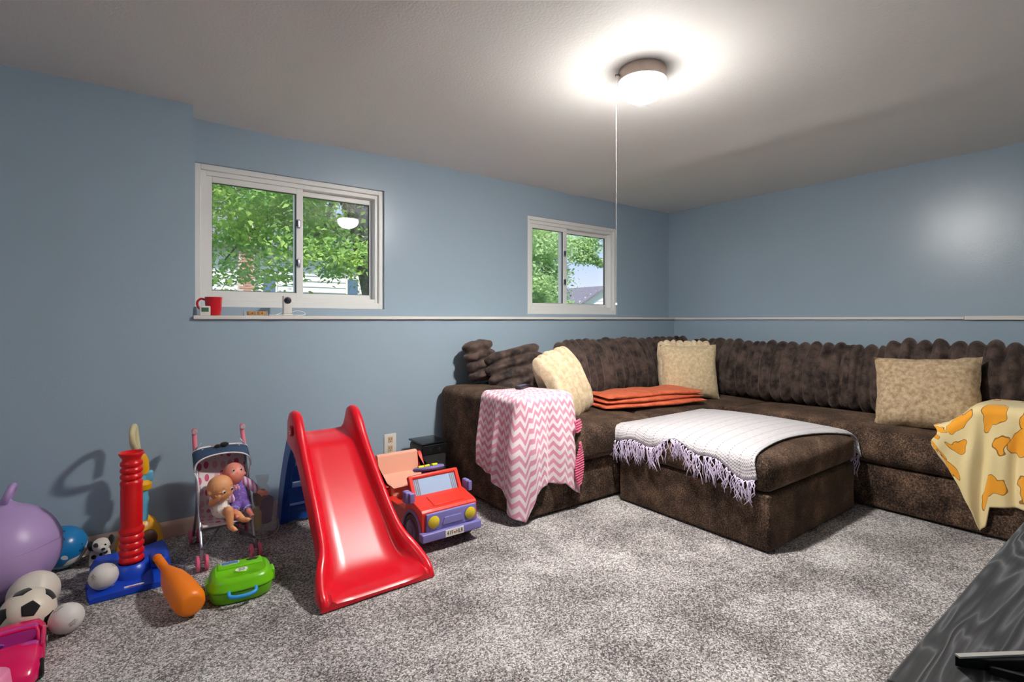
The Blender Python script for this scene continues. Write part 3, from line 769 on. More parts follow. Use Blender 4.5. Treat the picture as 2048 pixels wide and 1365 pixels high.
mk('shelf', box(.690, 1.85, -.40, .170, .28, .305), BW, tb, smooth=0, bevel=.002); mk('back_panel', box(.690, 1.85, .158, .176, .305, .690), BW, tb, smooth=0)
st = thing('stand_foot', 'thin black stand foot with a silver edge lying on the dark table', 'stand', (.80, .10, .72))
tip = Vector((.722, .160, 0)); dr = Vector((.64, -.42, 0)).normalized()
q = Vector((-dr.y, dr.x, 0)) * -1
P0, P1 = tip, tip + dr * .42
prof = [P0, P1, P1 + q * .030, P0 + dr * .03 + q * .010]
mk('bar', loft([[(p_.x, p_.y, .7202) for p_ in prof], [(p_.x, p_.y, .7325) for p_ in prof]]), BLACKP, st, smooth=0, bevel=.001)
e0 = [P0 + Vector((0, 0, 0)), P1, P1 - q * .002, P0 - q * .002]
mk('silver_edge', loft([[(p_.x, p_.y, .7325) for p_ in (P0, P1, P1 + q * .006, P0 + q * .006)], [(p_.x, p_.y, .7345) for p_ in (P0, P1, P1 + q * .006, P0 + q * .006)]]), pm('pale_silver', (206, 204, 196), .4, .2), st, smooth=0)
d2 = Vector((.25, -.60, 0)).normalized(); q2 = Vector((d2.y, -d2.x, 0)); S0 = tip + dr * .028 + q * .011
mk('bar', loft([[(p_.x, p_.y, z) for p_ in (S0, S0 + d2 * .3, S0 + d2 * .3 + q2 * .010, S0 + q2 * .004)] for z in (.7202, .728)]), BLACKP, st, smooth=0)

# ---------------------------------------------------------------- things on the ledge
ZS = ZL + .0192
RED = pm('red_glaze', (206, 22, 34), .12, coat=.5)
mug = thing('coffee_mug', 'glossy red coffee mug on the white ledge', 'mug', (.345, 3.17, ZS))
mk('cup', lathe([(.028, 0), (.034, .002), (.038, .03), (.041, .075), (.042, .100), (.0395, .1005), (.037, .09), (.033, .02), (.0, .012)], 32, (.345, 3.17, ZS)), RED, mug, smooth=60)
mk('handle', tube(spline([(.308, 3.172, ZS + .084), (.288, 3.178, ZS + .090), (.272, 3.182, ZS + .074), (.274, 3.182, ZS + .048), (.292, 3.177, ZS + .030), (.309, 3.172, ZS + .026)], 5), .0058, 10), RED, mug, smooth=180)
clk = thing('digital_clock', 'small white digital clock beside the red mug', 'clock', (.300, 3.118, ZS))
mk('case', softbox(.276, .325, 3.108, 3.128, ZS, ZS + .050, .004), WHITE, clk)
mk('screen', box(.283, .316, 3.1065, 3.1085, ZS + .020, ZS + .042), pm('lcd_green', (70, 112, 84), .3), clk, smooth=0)
text('screen_digits', '12:45', .015, (.2995, 3.1062, ZS + .031), (1, 0, 0), (0, 0, 1), pm('lcd_dark', (40, 66, 52), .5), clk, .0002) if False else None
cs = thing('block_case', 'clear plastic case holding two brown wooden blocks on the ledge', 'case', (.545, 3.15, ZS))
mk('tray', box(.487, .603, 3.128, 3.172, ZS, ZS + .004), pm('clear_plastic', (236, 232, 226), .15, alpha=.55), cs, smooth=0)
for xx in (.487, .548, .600): mk('divider', box(xx, xx + .005, 3.128, 3.172, ZS + .004, ZS + .026), MATS['clear_plastic'], cs, smooth=0)
WD = pm('varnished_wood', (176, 116, 58), .35, var=(40, (206, 152, 84), .35, .65))
for x0, x1 in ((.506, .547), (.556, .598)):
    w = mk('wooden_block', softbox(x0, x1, 3.126, 3.168, ZS + .004, ZS + .025, .003), WD, cs)
    mk('inlay', lathe_at([(.004, 0), (.004, .001)], ((x0 + x1) / 2, 3.1262, ZS + .014), (0, -1, 0), 10), pm('dark_inlay', (96, 50, 24), .4), w)
cm = thing('security_camera', 'white upright security camera with a dark lens on the ledge', 'camera', (.715, 3.165, ZS))
mk('stand', softbox(.692, .742, 3.140, 3.190, ZS, ZS + .012, .004), WHITE, cm)
mk('housing', softbox(.692, .740, 3.148, 3.182, ZS + .012, ZS + .118, .007), WHITE, cm)
ln = mk('lens_ring', lathe_at([(.0195, 0), (.0195, .003), (.017, .004)], (.716, 3.149, ZS + .090), (0, -1, 0), 28), BLACKP, cm)
mk('lens', lathe_at([(.013, .003), (.010, .006), (.0, .0075)], (.716, 3.148, ZS + .090), (0, -1, 0), 24), pm('lens_glass', (30, 38, 58), .05), ln)
mk('power_cable', tube(spline([(.690, 3.175, ZS + .02), (.672, 3.165, ZS + .012), (.645, 3.150, ZS + .004), (.612, 3.140, ZS + .004), (.640, 3.130, ZS + .004), (.690, 3.128, ZS + .004), (.745, 3.130, ZS + .004), (.79, 3.14, ZS + .004), (.815, 3.155, ZS + .010), (.805, 3.165, ZS + .024), (.77, 3.168, ZS + .030), (.742, 3.168, ZS + .022)], 6), .0022, 6), pm('white_cord', (232, 228, 220), .7), cm, smooth=180)

# ---------------------------------------------------------------- wall outlet and speaker box
ou = thing('wall_outlet', 'white wall outlet plate above the toy car', 'outlet', (1.326, 3.11, .30))
mk('cover_plate', softbox(1.285, 1.367, 3.104, 3.1098, .235, .366, .003), WHITE, ou)
for zc in (.272, .328):
    rc = mk('receptacle', softbox(1.310, 1.342, 3.1015, 3.1042, zc - .019, zc + .019, .0015), pm('receptacle_ivory', (212, 184, 140), .4), ou)
    for sx in (-.008, .006): mk('slot', box(1.326 + sx, 1.3285 + sx, 3.1008, 3.1018, zc - .002, zc + .010), BLACKP, rc, smooth=0)
    mk('slot', box(1.3235, 1.3285, 3.1008, 3.1018, zc - .013, zc - .008), BLACKP, rc, smooth=0)
def m_perf():
    k = NT('perforated_black'); b = k.b
    sp = k.n('SeparateXYZ', Vector=k.co()); s = 2 * PI / .0075
    ax_ = k.math('SINE', k.math('MULTIPLY', sp.outputs[2], s)); ay = k.math('SINE', k.math('MULTIPLY', k.math('ADD', sp.outputs[0], sp.outputs[1]), s))
    f = k.math('GREATER_THAN', k.math('MULTIPLY', ax_, ay), .35)
    k.set(b.inputs['Base Color'], k.mix(f, lin((24, 24, 27)), lin((84, 82, 78)))); b.inputs['Roughness'].default_value = .5
    k.set(b.inputs['Normal'], k.bump(f, .4, .002)); return k.m
sp_ = thing('speaker_box', 'black perforated speaker box between the wall and the sofa', 'speaker', (1.512, 2.945, 0))
mk('cabinet', softbox(1.425, 1.598, 2.85, 3.04, .004, .322, .022), m_perf(), sp_)
mk('top_panel', softbox(1.422, 1.601, 2.847, 3.043, .322, .334, .006), pm('gloss_black', (20, 20, 23), .18), sp_)
mk('front_band', softbox(1.430, 1.592, 2.8445, 2.852, .262, .320, .003), BLACKP, sp_)
for xx in (1.478, 1.540): mk('port', lathe_at([(.011, 0), (.011, .002), (.009, .0022)], (xx, 2.845, .288), (0, -1, 0), 16), pm('port_dark', (4, 4, 5), .8), sp_)

# ---------------------------------------------------------------- toys: slide
def plastic(n, c, rough=.32, **k): return pm(n, c, rough, spec=.5, **k)
SRED = plastic('slide_red_plastic', (222, 10, 34), .30, coat=.2); SBLUE = plastic('ladder_blue_plastic', (12, 74, 168), .35); WLBL = pm('label_white', (236, 232, 230), .4)
sl = thing('toy_slide', 'red plastic toddler slide with a blue ladder', 'slide', (.79, 2.45, 0))
# stations: (y, bed z, half width of the bed, rail height, rail width, centre x)
ST = [(1.945, .020, .205, .012, .030), (1.962, .030, .203, .022, .034), (2.00, .036, .196, .040, .042), (2.06, .042, .178, .070, .048), (2.10, .055, .160, .088, .046), (2.15, .092, .148, .086, .040),
      (2.22, .158, .142, .078, .036), (2.32, .252, .134, .076, .040), (2.42, .346, .129, .076, .042), (2.52, .440, .124, .082, .045), (2.565, .482, .120, .096, .050), (2.60, .500, .116, .116, .054), (2.64, .512, .114, .130, .056), (2.675, .520, .114, .130, .056), (2.70, .528, .114, .112, .056), (2.715, .530, .114, .085, .056)]
def dens(S, k=3):
    out = []
    P = spline([(s[0], s[1], s[3]) for s in S], k); Q = spline([(s[2], s[4], 0) for s in S], k)
    return [(p.x, p.y, q.x, p.z, q.y) for p, q in zip(P, Q)]
rings = []
for (y, z, hw, rh, rw) in dens(ST):
    cx = lerp(.795, .785, (y - 1.94) / .78); zb = max(.004, z - (.045 if y > 2.05 else .016)); pts = []
    tz = z + rh
    half = [(hw * .5, z), (hw * .86, z + .004), (hw * .95, z + .018), (hw, z + rh * .45), (hw + rw * .12, tz - .012), (hw + rw * .35, tz - .002), (hw + rw * .65, tz), (hw + rw * .92, tz - .010), (hw + rw, tz - .03 if tz - .03 > zb else zb + .01), (hw + rw * 1.02, zb + .004), (hw + rw * .9, zb)]
    if y < 2.02: half = [(a, max(b, zb if i >= 9 else b)) for i, (a, b) in enumerate(half)]
    pts = [(cx - a, y, b) for a, b in reversed(half)] + [(cx, y, z)] + [(cx + a, y, b) for a, b in half] + [(cx, y, zb + .004)]
    rings.append(pts)
body = mk('slide_chute', loft(rings), SRED, sl, smooth=50)
badge = mk('badge', lathe_at([(.026, 0), (.026, .006), (.023, .0075)], (.6125, 2.622, .560), (-1, 0, 0), 20), plastic('badge_red', (190, 8, 26)), sl)
mk('badge_oval', xf(lathe_at([(.020, .007), (.020, .0085)], (0, 0, 0), (-1, 0, 0), 20), Matrix.Translation((.6125, 2.622, .560)) @ Matrix.Diagonal((1, 1, .75, 1))), WLBL, badge)
text('badge_lettering', 'little\ntikes', .0125, (.6036, 2.622, .560), (0, -1, 0), (0, 0, 1), pm('logo_red', (196, 20, 40), .5), badge, .0003)
def side_plate(x0, x1):
    """curved side leg of the ladder with an arched foot"""
    outer = spline([(2.66, .600), (2.76, .52), (2.86, .38), (2.955, .20), (3.015, .03), (3.022, .004)][:] and [(2.66, .60, 0), (2.76, .52, 0), (2.86, .38, 0), (2.955, .20, 0), (3.015, .03, 0), (3.022, .004, 0)], 5)
    inner = spline([(2.925, .004, 0), (2.915, .03, 0), (2.86, .18, 0), (2.78, .34, 0), (2.70, .45, 0), (2.63, .50, 0)], 5)
    n = len(outer); gs = []
    inn = list(reversed(inner))
    rings = [[(x0, o.x, o.y), (x1, o.x, o.y), (x1, i.x, i.y), (x0, i.x, i.y)] for o, i in zip(outer, inn)]
    return loft(rings)
mk('ladder_leg', side_plate(.628, .668), SBLUE, sl, smooth=35, bevel=.006); mk('ladder_leg', side_plate(.905, .945), SBLUE, sl, smooth=35, bevel=.006)
for (yy, zz, d_) in ((2.83, .33, .07), (2.90, .20, .08), (2.95, .085, .07)):
    s_ = mk('step', softbox(.650, .930, yy - d_ + .02, yy + .03, zz - .014, zz + .016, .008), SBLUE, sl)
    mk('step_riser', softbox(.652, .928, yy - d_ + .03, yy - d_ + .055, zz - .07, zz - .010, .006), SBLUE, s_)
mk('back_panel', softbox(.650, .930, 2.72, 2.75, .40, .52, .008), SBLUE, sl)
for xx in (.690, .80): mk('step_grip', box(xx, xx + .05, 2.868, 2.873, .150, .157), WLBL, sl, smooth=0)

# ---------------------------------------------------------------- toys: ride-on car
CRED = plastic('car_red_plastic', (224, 52, 34), .35); PURP = plastic('car_purple_plastic', (122, 116, 178), .4); PEACH = plastic('car_peach_plastic', (240, 176, 150), .45); TYRE = plastic('car_dark_wheel', (88, 74, 76), .55); YEL = plastic('headlight_yellow', (206, 182, 40), .2)
car = thing('ride_on_car', 'red and purple ride-on toy car with peach seat beside the slide', 'toy car', (1.235, 2.5, 0))
CX0, CX1 = 1.085, 1.388
bodyp = [(2.170, .095), (2.170, .185), (2.180, .196), (2.30, .222), (2.345, .222), (2.36, .150), (2.62, .145), (2.64, .20), (2.82, .205), (2.84, .19), (2.84, .085), (2.66, .085), (2.36, .075), (2.35, .095)]
# body with wheel arches: side profile
arch = []
prof = [(2.172, .080), (2.172, .186), (2.182, .197), (2.30, .222), (2.345, .225), (2.36, .155), (2.60, .150), (2.62, .195), (2.84, .205), (2.855, .19), (2.855, .085), (2.80, .085)]
prof += [(2.73 + .082 * math.cos(PI * i / 10), .075 + .082 * math.sin(PI * i / 10)) for i in range(11)]
prof += [(2.60, .070), (2.39, .070)]
prof += [(2.272 + .086 * math.cos(PI * i / 10), .080 + .088 * math.sin(PI * i / 10)) for i in range(11)]
mk('body_side', prism(prof, 0, CX0, CX0 + .055), CRED, car, smooth=35, bevel=.004); mk('body_side', prism(prof, 0, CX1 - .055, CX1), CRED, car, smooth=35, bevel=.004)
mk('bonnet', prism([(2.174, .08), (2.174, .186), (2.183, .197), (2.30, .222), (2.345, .225), (2.345, .09)], 0, CX0 + .05, CX1 - .05), CRED, car, smooth=35)
mk('bonnet_panel', prism([(2.200, .2010), (2.285, .2190), (2.285, .2225), (2.200, .2045)], 0, 1.165, 1.330), CRED, car, smooth=35, bevel=.0015)
mk('floor_pan', box(CX0 + .05, CX1 - .05, 2.34, 2.855, .075, .105), CRED, car, smooth=0)
seat = mk('seat', join(softbox(CX0 + .03, CX1 - .03, 2.58, 2.84, .105, .200, .015), prism([(2.56, .198), (2.60, .203), (2.74, .203), (2.765, .215), (2.785, .318), (2.80, .326), (2.822, .322), (2.838, .200)], 0, CX0 + .028, CX1 - .028)), PEACH, car, smooth=35, bevel=.004)
for x0 in (CX0 - .002, CX1 - .024): mk('seat_side', prism([(2.60, .19), (2.72, .19), (2.785, .30), (2.80, .312), (2.83, .305), (2.845, .19)], 0, x0, x0 + .026), CRED, car, smooth=35, bevel=.004)
tilt = Matrix.Translation((0, 2.310, .205)) @ Matrix.Rotation(D(-30), 4, 'X')
ws = mk('windscreen_frame', xf(join(box(1.102, 1.122, -.014, .014, 0, .118), box(1.362, 1.382, -.014, .014, 0, .118), softbox(1.102, 1.382, -.014, .014, .100, .122, .009), box(1.122, 1.362, -.014, .014, 0, .014), box(1.120, 1.364, -.002, .012, .012, .104)), tilt), CRED, car, smooth=35, bevel=.003)
mk('windscreen_panel', xf(box(1.124, 1.360, -.0045, -.0015, .015, .100), tilt), pm('windscreen_sky', (164, 184, 214), .25), ws, smooth=0)
for xx in (1.128, 1.138, 1.147, 1.330, 1.340, 1.350): mk('windscreen_stripe', xf(box(xx, xx + .0055, -.0055, -.004, .016, .099), tilt), pm('stripe_grey', (120, 120, 128) if int(xx * 1000) % 2 else (206, 206, 212), .4) if False else pm('stripe_grey', (128, 126, 134), .4), ws, smooth=0)
mk('grille', softbox(CX0 + .018, CX1 - .010, 2.160, 2.176, .098, .182, .005), PURP, car)
mk('grille_badge', prism([(1.185, .118), (1.300, .118), (1.288, .152), (1.197, .152)], 1, 2.155, 2.162), PURP, car, smooth=30, bevel=.0015)
mk('bumper', softbox(CX0 - .012, CX1 + .012, 2.142, 2.185, .058, .098, .006), PURP, car)
for xx in (1.140, 1.342): 
    hl = mk('headlight', lathe_at([(.031, -.006), (.031, .003), (.026, .008), (.014, .012), (0, .0135)], (xx, 2.161, .141), (0, -1, 0), 26), YEL, car)
    mk('headlight_ring', lathe_at([(.034, -.005), (.034, .002), (.031, .004)], (xx, 2.161, .141), (0, -1, 0), 26), plastic('ring_purple', (112, 104, 160)), hl)
pl = mk('number_plate', box(1.192, 1.293, 2.1385, 2.142, .062, .095), pm('plate_cream', (232, 226, 214), .4), car, smooth=0, bevel=.0008)
PT = pm('plate_ink', (70, 22, 34), .5)
text('plate_lettering', '419', .028, (1.217, 2.1380, .0785), (1, 0, 0), (0, 0, 1), PT, pl, .0004, .82); text('plate_lettering', 'HLR', .028, (1.268, 2.1380, .0785), (1, 0, 0), (0, 0, 1), PT, pl, .0004, .82)
mk('plate_emblem', lathe_at([(.0045, 0), (.0045, .0008)], (1.2415, 2.1386, .077), (0, -1, 0), 8), pm('emblem_red', (190, 24, 34), .5), pl)
for sx, x_ in ((-1, CX0), (1, CX1)):
    a = mk('fender_arch', tube([(x_ + sx * .002, 2.272 + .090 * math.cos(PI * i / 12), .078 + .092 * math.sin(PI * i / 12)) for i in range(13)], .008, 8), PURP, car, smooth=180)
    m = mk('mirror', softbox(x_ + (sx * .006 if sx > 0 else -.030 + .0), x_ + (.032 if sx > 0 else .004), 2.285, 2.330, .205, .262, .008), PURP, car)
    mk('mirror_glass', softbox(x_ + (.012 if sx > 0 else -.016), x_ + (.034 if sx > 0 else .012), 2.268, 2.286, .208, .258, .006), PURP, m)
for (yy, rr) in ((2.268, .080), (2.73, .076)):
    for sx, x_ in ((-1, CX0 - .004), (1, CX1 + .004)):
        w = mk('wheel', lathe_at([(.030, -.046), (rr * .9, -.046), (rr, -.038), (rr, -.010), (rr * .93, .002), (rr * .74, .006), (rr * .70, .001), (.0, .001)], (x_, yy, rr), (sx, 0, 0), 32), TYRE, car, smooth=40)
        hc = mk('hubcap', lathe_at([(rr * .66, 0), (rr * .66, .006), (rr * .58, .010), (rr * .3, .008), (rr * .28, .012), (0, .013)], (x_, yy, rr), (sx, 0, 0), 28), plastic('hub_purple', (104, 92, 132)), w)
sw = mk('steering_column', lathe_at([(.030, 0), (.034, .03), (.042, .050), (.040, .060)], (1.262, 2.435, .235), (0, .18, 1), 24), PURP, car)
mk('steering_wheel', xf(lathe([(.040, -.006), (.078, -.003), (.085, .006), (.083, .014), (.072, .018), (.030, .014), (0, .014)], 32), Matrix.Translation((1.262, 2.448, .302)) @ Matrix.Rotation(D(-15), 4, 'X')), PURP, car, smooth=40)
mk('steering_support', box(1.235, 1.29, 2.37, 2.46, .10, .235), CRED, car, smooth=0, bevel=.004)
for (dx, dy) in ((0, .022), (-.045, .0), (.045, .02)): mk('horn_button', xf(softbox(dx - .016, dx + .016, dy - .012, dy + .012, .014, .026, .004), Matrix.Translation((1.262, 2.448, .302)) @ Matrix.Rotation(D(-15), 4, 'X')), plastic('button_yellow', (236, 220, 30)), car)

# ---------------------------------------------------------------- toys: tee-ball set
TBLUE = plastic('tee_blue_plastic', (18, 66, 190), .34); TRED = plastic('tee_red_plastic', (224, 16, 24), .3)
tee = thing('tee_ball_stand', 'red ribbed tee post on a blue wedge base', 'toy', (-.01, 2.68, 0))
def wedge(u, v):
    x = lerp(-.150, .128, u); y = lerp(2.545, 2.845, v)
    return x, y
rings = []
for i in range(13):
    v = i / 12; y = lerp(2.545, 2.845, v); zt = .022 + .050 * min(1, max(0, (v - .06) / .5)) ** .8
    e = .012 * (1 - min(1, 6 * v, 6 * (1 - v)))
    rings.append([(-.150 + e, y, .002), (-.150 + e, y, zt * .75), (-.140 + e, y, zt), (-.06, y, zt + .002), (.04, y, zt + .004), (.116 - e, y, zt + .016 * v), (.128 - e, y, zt * .75), (.128 - e, y, .002)])
base = mk('base', loft(rings), TBLUE, tee, smooth=45)
mk('post_socket', lathe([(.075, .02), (.070, .06), (.058, .085), (.052, .090), (.044, .088), (.042, .06)], 28, (-.008, 2.665, 0)), TBLUE, tee, smooth=60)
mk('ball_cup', lathe([(.060, .018), (.064, .044), (.060, .050), (.050, .050), (.030, .036), (0, .032)], 28, (-.094, 2.645, -.010)), plastic('tee_cup_blue', (14, 44, 140), .4), tee, smooth=60)
mk('bat_hole', lathe_at([(.026, 0), (.024, .004), (.018, .003), (.015, -.004), (0, -.004)], (.085, 2.628, .083), (.15, -.6, .8), 20), plastic('hole_dark', (20, 24, 50), .6), tee)
mk('bat_bracket', softbox(.055, .120, 2.622, 2.72, .050, .092, .014), TBLUE, tee)
rp = [(.036, .085)]
z = .085
for i in range(5): rp += [(.044, z + .012), (.0445, z + .020), (.037, z + .030)]; z += .030
rp += [(.038, z + .005), (.0385, .38), (.0375, .405)]; z = .405
for i in range(4): rp += [(.0385, z + .006), (.040, z + .013), (.0385, z + .020), (.032, z + .027)]; z += .027
rp += [(.034, .522), (.043, .536), (.045, .542), (.043, .546), (.036, .540), (.030, .530)]
mk('post', lathe(rp, 36, (-.008, 2.665, 0)), TRED, tee, smooth=60)
lb = mk('label_plate', softbox(-.032, .034, 2.5535, 2.560, .026, .0325, .002), WLBL, tee); lb.matrix_local = Matrix.Identity(4)
text('label_lettering', 'little tikes', .0085, (.001, 2.5530, .0292), (1, 0, 0), (0, 0, 1), pm('logo_red', (196, 20, 40), .5), lb, .0003)

WBALL = pm('white_rubber', (214, 208, 204), .45, bump=(60, .1, .002))
def seam_ball(label, c, r, ang, name='baseball'):
    t = thing(name, label, 'ball', (c[0], c[1], c[2] - r)); mk('shell', ball(c, r, 28, 18), WBALL, t, smooth=180)
    R_ = Matrix.Translation(c) @ Matrix.Rotation(ang[0], 4, 'X') @ Matrix.Rotation(ang[1], 4, 'Z'); pts = []; gs = []
    for i in range(72):
        s = 2 * PI * i / 72; b = .42
        x = (1 - b) * math.cos(s) + b * math.cos(3 * s); y = (1 - b) * math.sin(s) - b * math.sin(3 * s); z_ = 2 * math.sqrt(b * (1 - b)) * math.cos(2 * s)
        pts.append(R_ @ (Vector((x, y, z_)).normalized() * r * 1.002))
    mk('seam', tube(pts, r * .022, 5, closed=True), WBALL, t, smooth=180)
    C_ = Vector(c)
    for i in range(0, 72):
        p = pts[i]; tg = (pts[(i + 1) % 72] - pts[i - 1]).normalized(); n_ = (p - C_).normalized(); sd = tg.cross(n_)
        for s in (-1, 1): gs.append(tube([p + sd * s * r * .02, p + sd * s * r * .13 + tg * r * .04 - n_ * r * .006], r * .016, 4))
    stuff(mk('stitching', join(*gs), pm('stitch_grey', (176, 170, 166), .6), t, smooth=180))
seam_ball('white rubber baseball resting in the blue tee base', (-.097, 2.603, .076), .049, (.5, .6))
seam_ball('white rubber baseball lying on the carpet beside the soccer ball', (-.190, 2.372, .0505), .050, (.9, 2.2))

def bat():
    p0 = Vector((.078, 2.618, .098)); p1 = Vector((.172, 2.190, .056)); d = p1 - p0; L = d.length
    prof = [(0, 0), (.016, .002), (.0175, .008), (.014, .016), (.0145, .06), (.0165, .11), (.028, .16), (.043, .22), (.0505, .29), (.053, .36), (.052, L - .035), (.046, L - .012), (.037, L - .003), (.030, L), (0, L - .004)]
    return lathe_at(prof, p0, d, 32), p0, d.normalized()
bg, bp0, bd = bat(); ORP = plastic('bat_orange_plastic', (246, 128, 10), .4)
bt = thing('toy_bat', 'fat orange plastic toy bat leaning out of the blue tee base', 'bat', (.17, 2.2, .0))
mk('barrel', bg, ORP, bt, smooth=60)
for i in range(6): mk('grip_ring', tube([bp0 + bd * (.03 + .013 * i) + (align(bd) @ Vector((.0148 * math.cos(2 * PI * j / 16), .0148 * math.sin(2 * PI * j / 16), 0))) for j in range(16)], .0028, 6, closed=True), ORP, bt, smooth=180)

# ---------------------------------------------------------------- toys: push vacuum behind the tee
VY = plastic('vacuum_yellow', (240, 172, 14), .3); VB = plastic('vacuum_light_blue', (104, 178, 206), .35); VC = plastic('vacuum_cream', (214, 202, 158), .4)
vc = thing('toy_vacuum', 'yellow and light blue toy vacuum with a cream loop handle', 'toy', (.02, 2.965, 0))
mk('dome_body', xf(lathe([(.100, 0), (.104, .02), (.102, .06), (.090, .11), (.068, .15), (.036, .175), (0, .182)], 32), Matrix.Translation((.022, 2.975, .010)) @ Matrix.Diagonal((.88, .72, .95, 1))), VY, vc, smooth=60)
mk('suction_foot', softbox(-.09, .10, 2.86, 3.02, .004, .030, .012), VB, vc)
mk('clear_window', xf(ball((0, 0, 0), (.034, .02, .042)), Matrix.Translation((.056, 2.905, .085))), pm('amber_window', (92, 62, 46), .08), vc, smooth=180)
mk('neck', tube(spline([(.030, 2.955, .16), (.034, 2.96, .26), (.034, 2.97, .36), (.022, 2.975, .47)], 6), [.024] * 7 + [.020] * 6 + [.015] * 6, 14), VB, vc, smooth=60)
mk('neck_collar', lathe([(.020, -.02), (.034, -.012), (.036, .012), (.022, .03)], 20, (.034, 2.966, .315)), VY, vc)
mk('cord_hook', softbox(.030, .075, 2.955, 2.985, .335, .385, .010), VB, vc)
mk('upper_neck', lathe([(.026, 0), (.030, .02), (.026, .06), (.016, .09)], 18, (.030, 2.970, .375)), VY, vc)
mk('loop_handle', tube(spline([(.016, 2.975, .46), (.004, 2.93, .50), (-.006, 2.90, .545), (-.006, 2.905, .585), (.0, 2.945, .605), (.004, 2.985, .590), (.008, 2.995, .55), (.014, 2.982, .49)], 6), .0125, 12), VC, vc, smooth=180)

# ---------------------------------------------------------------- toys: hopper ball, print ball, puppy
LAV = plastic('lavender_rubber', (180, 152, 202), .38)
hb = thing('hopper_ball', 'big lavender hopper ball with a moulded loop handle', 'ball', (-.42, 2.80, 0))
HC = (-.42, 2.80, .186)
mk('ball', join(ball(HC, (.186, .186, .186), 40, 26)), LAV, hb, smooth=180)
mk('seam', tube([(HC[0] + .1862 * math.cos(2 * PI * i / 60), HC[1] + .1862 * math.sin(2 * PI * i / 60) * .98, HC[2] + .036 * math.sin(2 * PI * i / 60 + 2.2)) for i in range(60)], .0012, 5, closed=True), LAV, hb, smooth=180)
mk('handle_neck', lathe([(.060, -.014), (.044, .002), (.026, .014), (.018, .026)], 24, (HC[0] + .012, HC[1], HC[2] + .178)), LAV, hb, smooth=180)
mk('handle', tube(spline([(HC[0] + .012, HC[1] - .010, .378), (HC[0] + .020, HC[1] - .036, .402), (HC[0] + .030, HC[1] - .038, .428), (HC[0] + .036, HC[1] - .010, .444), (HC[0] + .034, HC[1] + .022, .428), (HC[0] + .024, HC[1] + .024, .402), (HC[0] + .014, HC[1] + .010, .378)], 6), .0125, 10), LAV, hb, smooth=180)
def m_printball():
    k = NT('blue_print_ball'); b = k.b; co = k.co(); n = k.n('TexNoise', Vector=co, Scale=11.0, Detail=1.5); n2 = k.n('TexNoise', Vector=co, Scale=17.0, Detail=1.0)
    col = k.mix(k.math('GREATER_THAN', n.outputs['Fac'], .585), lin((26, 128, 192)), lin((232, 230, 226)))
    col = k.mix(k.math('LESS_THAN', n2.outputs['Fac'], .36), col, lin((22, 60, 108)))
    z_ = k.n('SeparateXYZ', Vector=co).outputs[2]
    col = k.mix(k.math('LESS_THAN', z_, .028), col, lin((120, 172, 196)))
    k.set(b.inputs['Base Color'], col); b.inputs['Roughness'].default_value = .25; return k.m
single('print_ball', ball((-.255, 3.0, .092), .090, 32, 20), m_printball(), 'glossy blue picture print ball between hopper ball and puppy', 'ball', base=(-.255, 3.0, .002), smooth=180)
PLUSH = pm('white_plush', (222, 214, 206), .95, sheen=.4, bump=(160, .6, .004)); PBLK = pm('black_plush', (20, 19, 21), .95, sheen=.3)
pu = thing('plush_puppy', 'black and white spotted plush puppy standing by the wall', 'plush toy', (-.122, 2.965, 0))
q_ = Vector((-.122, 2.965, 0))
def P_(x, y, z): return (q_.x + x, q_.y + y, z)
blob('body', [capsule(P_(0, .03, .062), P_(.0, -.01, .060), .030), ball(P_(.004, -.035, .092), (.034, .032, .030)), ball(P_(.010, -.062, .082), (.020, .018, .017))] + [capsule(P_(a, b, .055), P_(a * 1.15, b - .006, .012), .013, .014) for a in (-.024, .024) for b in (-.018, .045)], PLUSH, pu, .0035, 3)
for s in (-1, 1): mk('ear', ball(P_(.004 + s * .036, -.030, .100 + s * .006), (.012, .016, .022)), PBLK, pu, smooth=180); mk('eye', ball(P_(.006 + s * .014, -.064, .099), .0042, 10, 8), PBLK, pu, smooth=180)
mk('nose', ball(P_(.013, -.080, .086), (.008, .005, .006), 12, 8), PBLK, pu, smooth=180)
for (x, y, z_, r) in ((-.014, -.062, .104, .009), (-.022, -.030, .042, .010), (.020, -.040, .058, .008), (.004, -.040, .050, .007), (-.028, .02, .075, .012), (.026, .02, .08, .012)): mk('spot', ball(P_(x, y, z_), r, 10, 8), PBLK, pu, smooth=180)
mk('collar', tube([P_(.028 * math.cos(a), -.016 + .02 * math.sin(a), .068 - .006 * math.sin(a)) for a in [2 * PI * i / 20 for i in range(20)]], .003, 6, closed=True), pm('collar_navy', (40, 44, 78), .6), pu, smooth=180)

# ---------------------------------------------------------------- toys: green case
GRN = plastic('green_plastic', (112, 194, 16), .28); CB = plastic('handle_blue', (52, 158, 226), .35)
gc = thing('toy_case', 'lime green plastic toy carry case with a blue handle', 'case', (.348, 2.318, 0), D(-5))
gc.scale = (.92, .95, 1)
def case_ring(z, s, f):
    pts = []
    for i in range(48):
        t = 2 * PI * i / 48; x = .125 * s * sg(math.cos(t), .45); y = .100 * s * sg(math.sin(t), .5)
        if y < 0: y *= 1.0 + .12 * f * (1 - (x / .125) ** 2)
        pts.append((x, y, z))
    return pts
mk('lower_shell', loft([case_ring(.003, .90, 1), case_ring(.010, .95, 1), case_ring(.046, .985, 1)]), GRN, gc, local=True, smooth=50)
lid = mk('lid', loft([case_ring(.048, 1.0, 1), case_ring(.050, 1.02, 1), case_ring(.056, 1.02, 1), case_ring(.060, .99, 1), case_ring(.078, .95, 1), case_ring(.090, .88, 1), case_ring(.096, .78, .8), case_ring(.092, .74, .8), case_ring(.092, .02, .8)]), GRN, gc, local=True, smooth=50)
mk('lid_ridge', softbox(-.088, .088, .012, .076, .088, .0985, .006), GRN, lid, local=True)
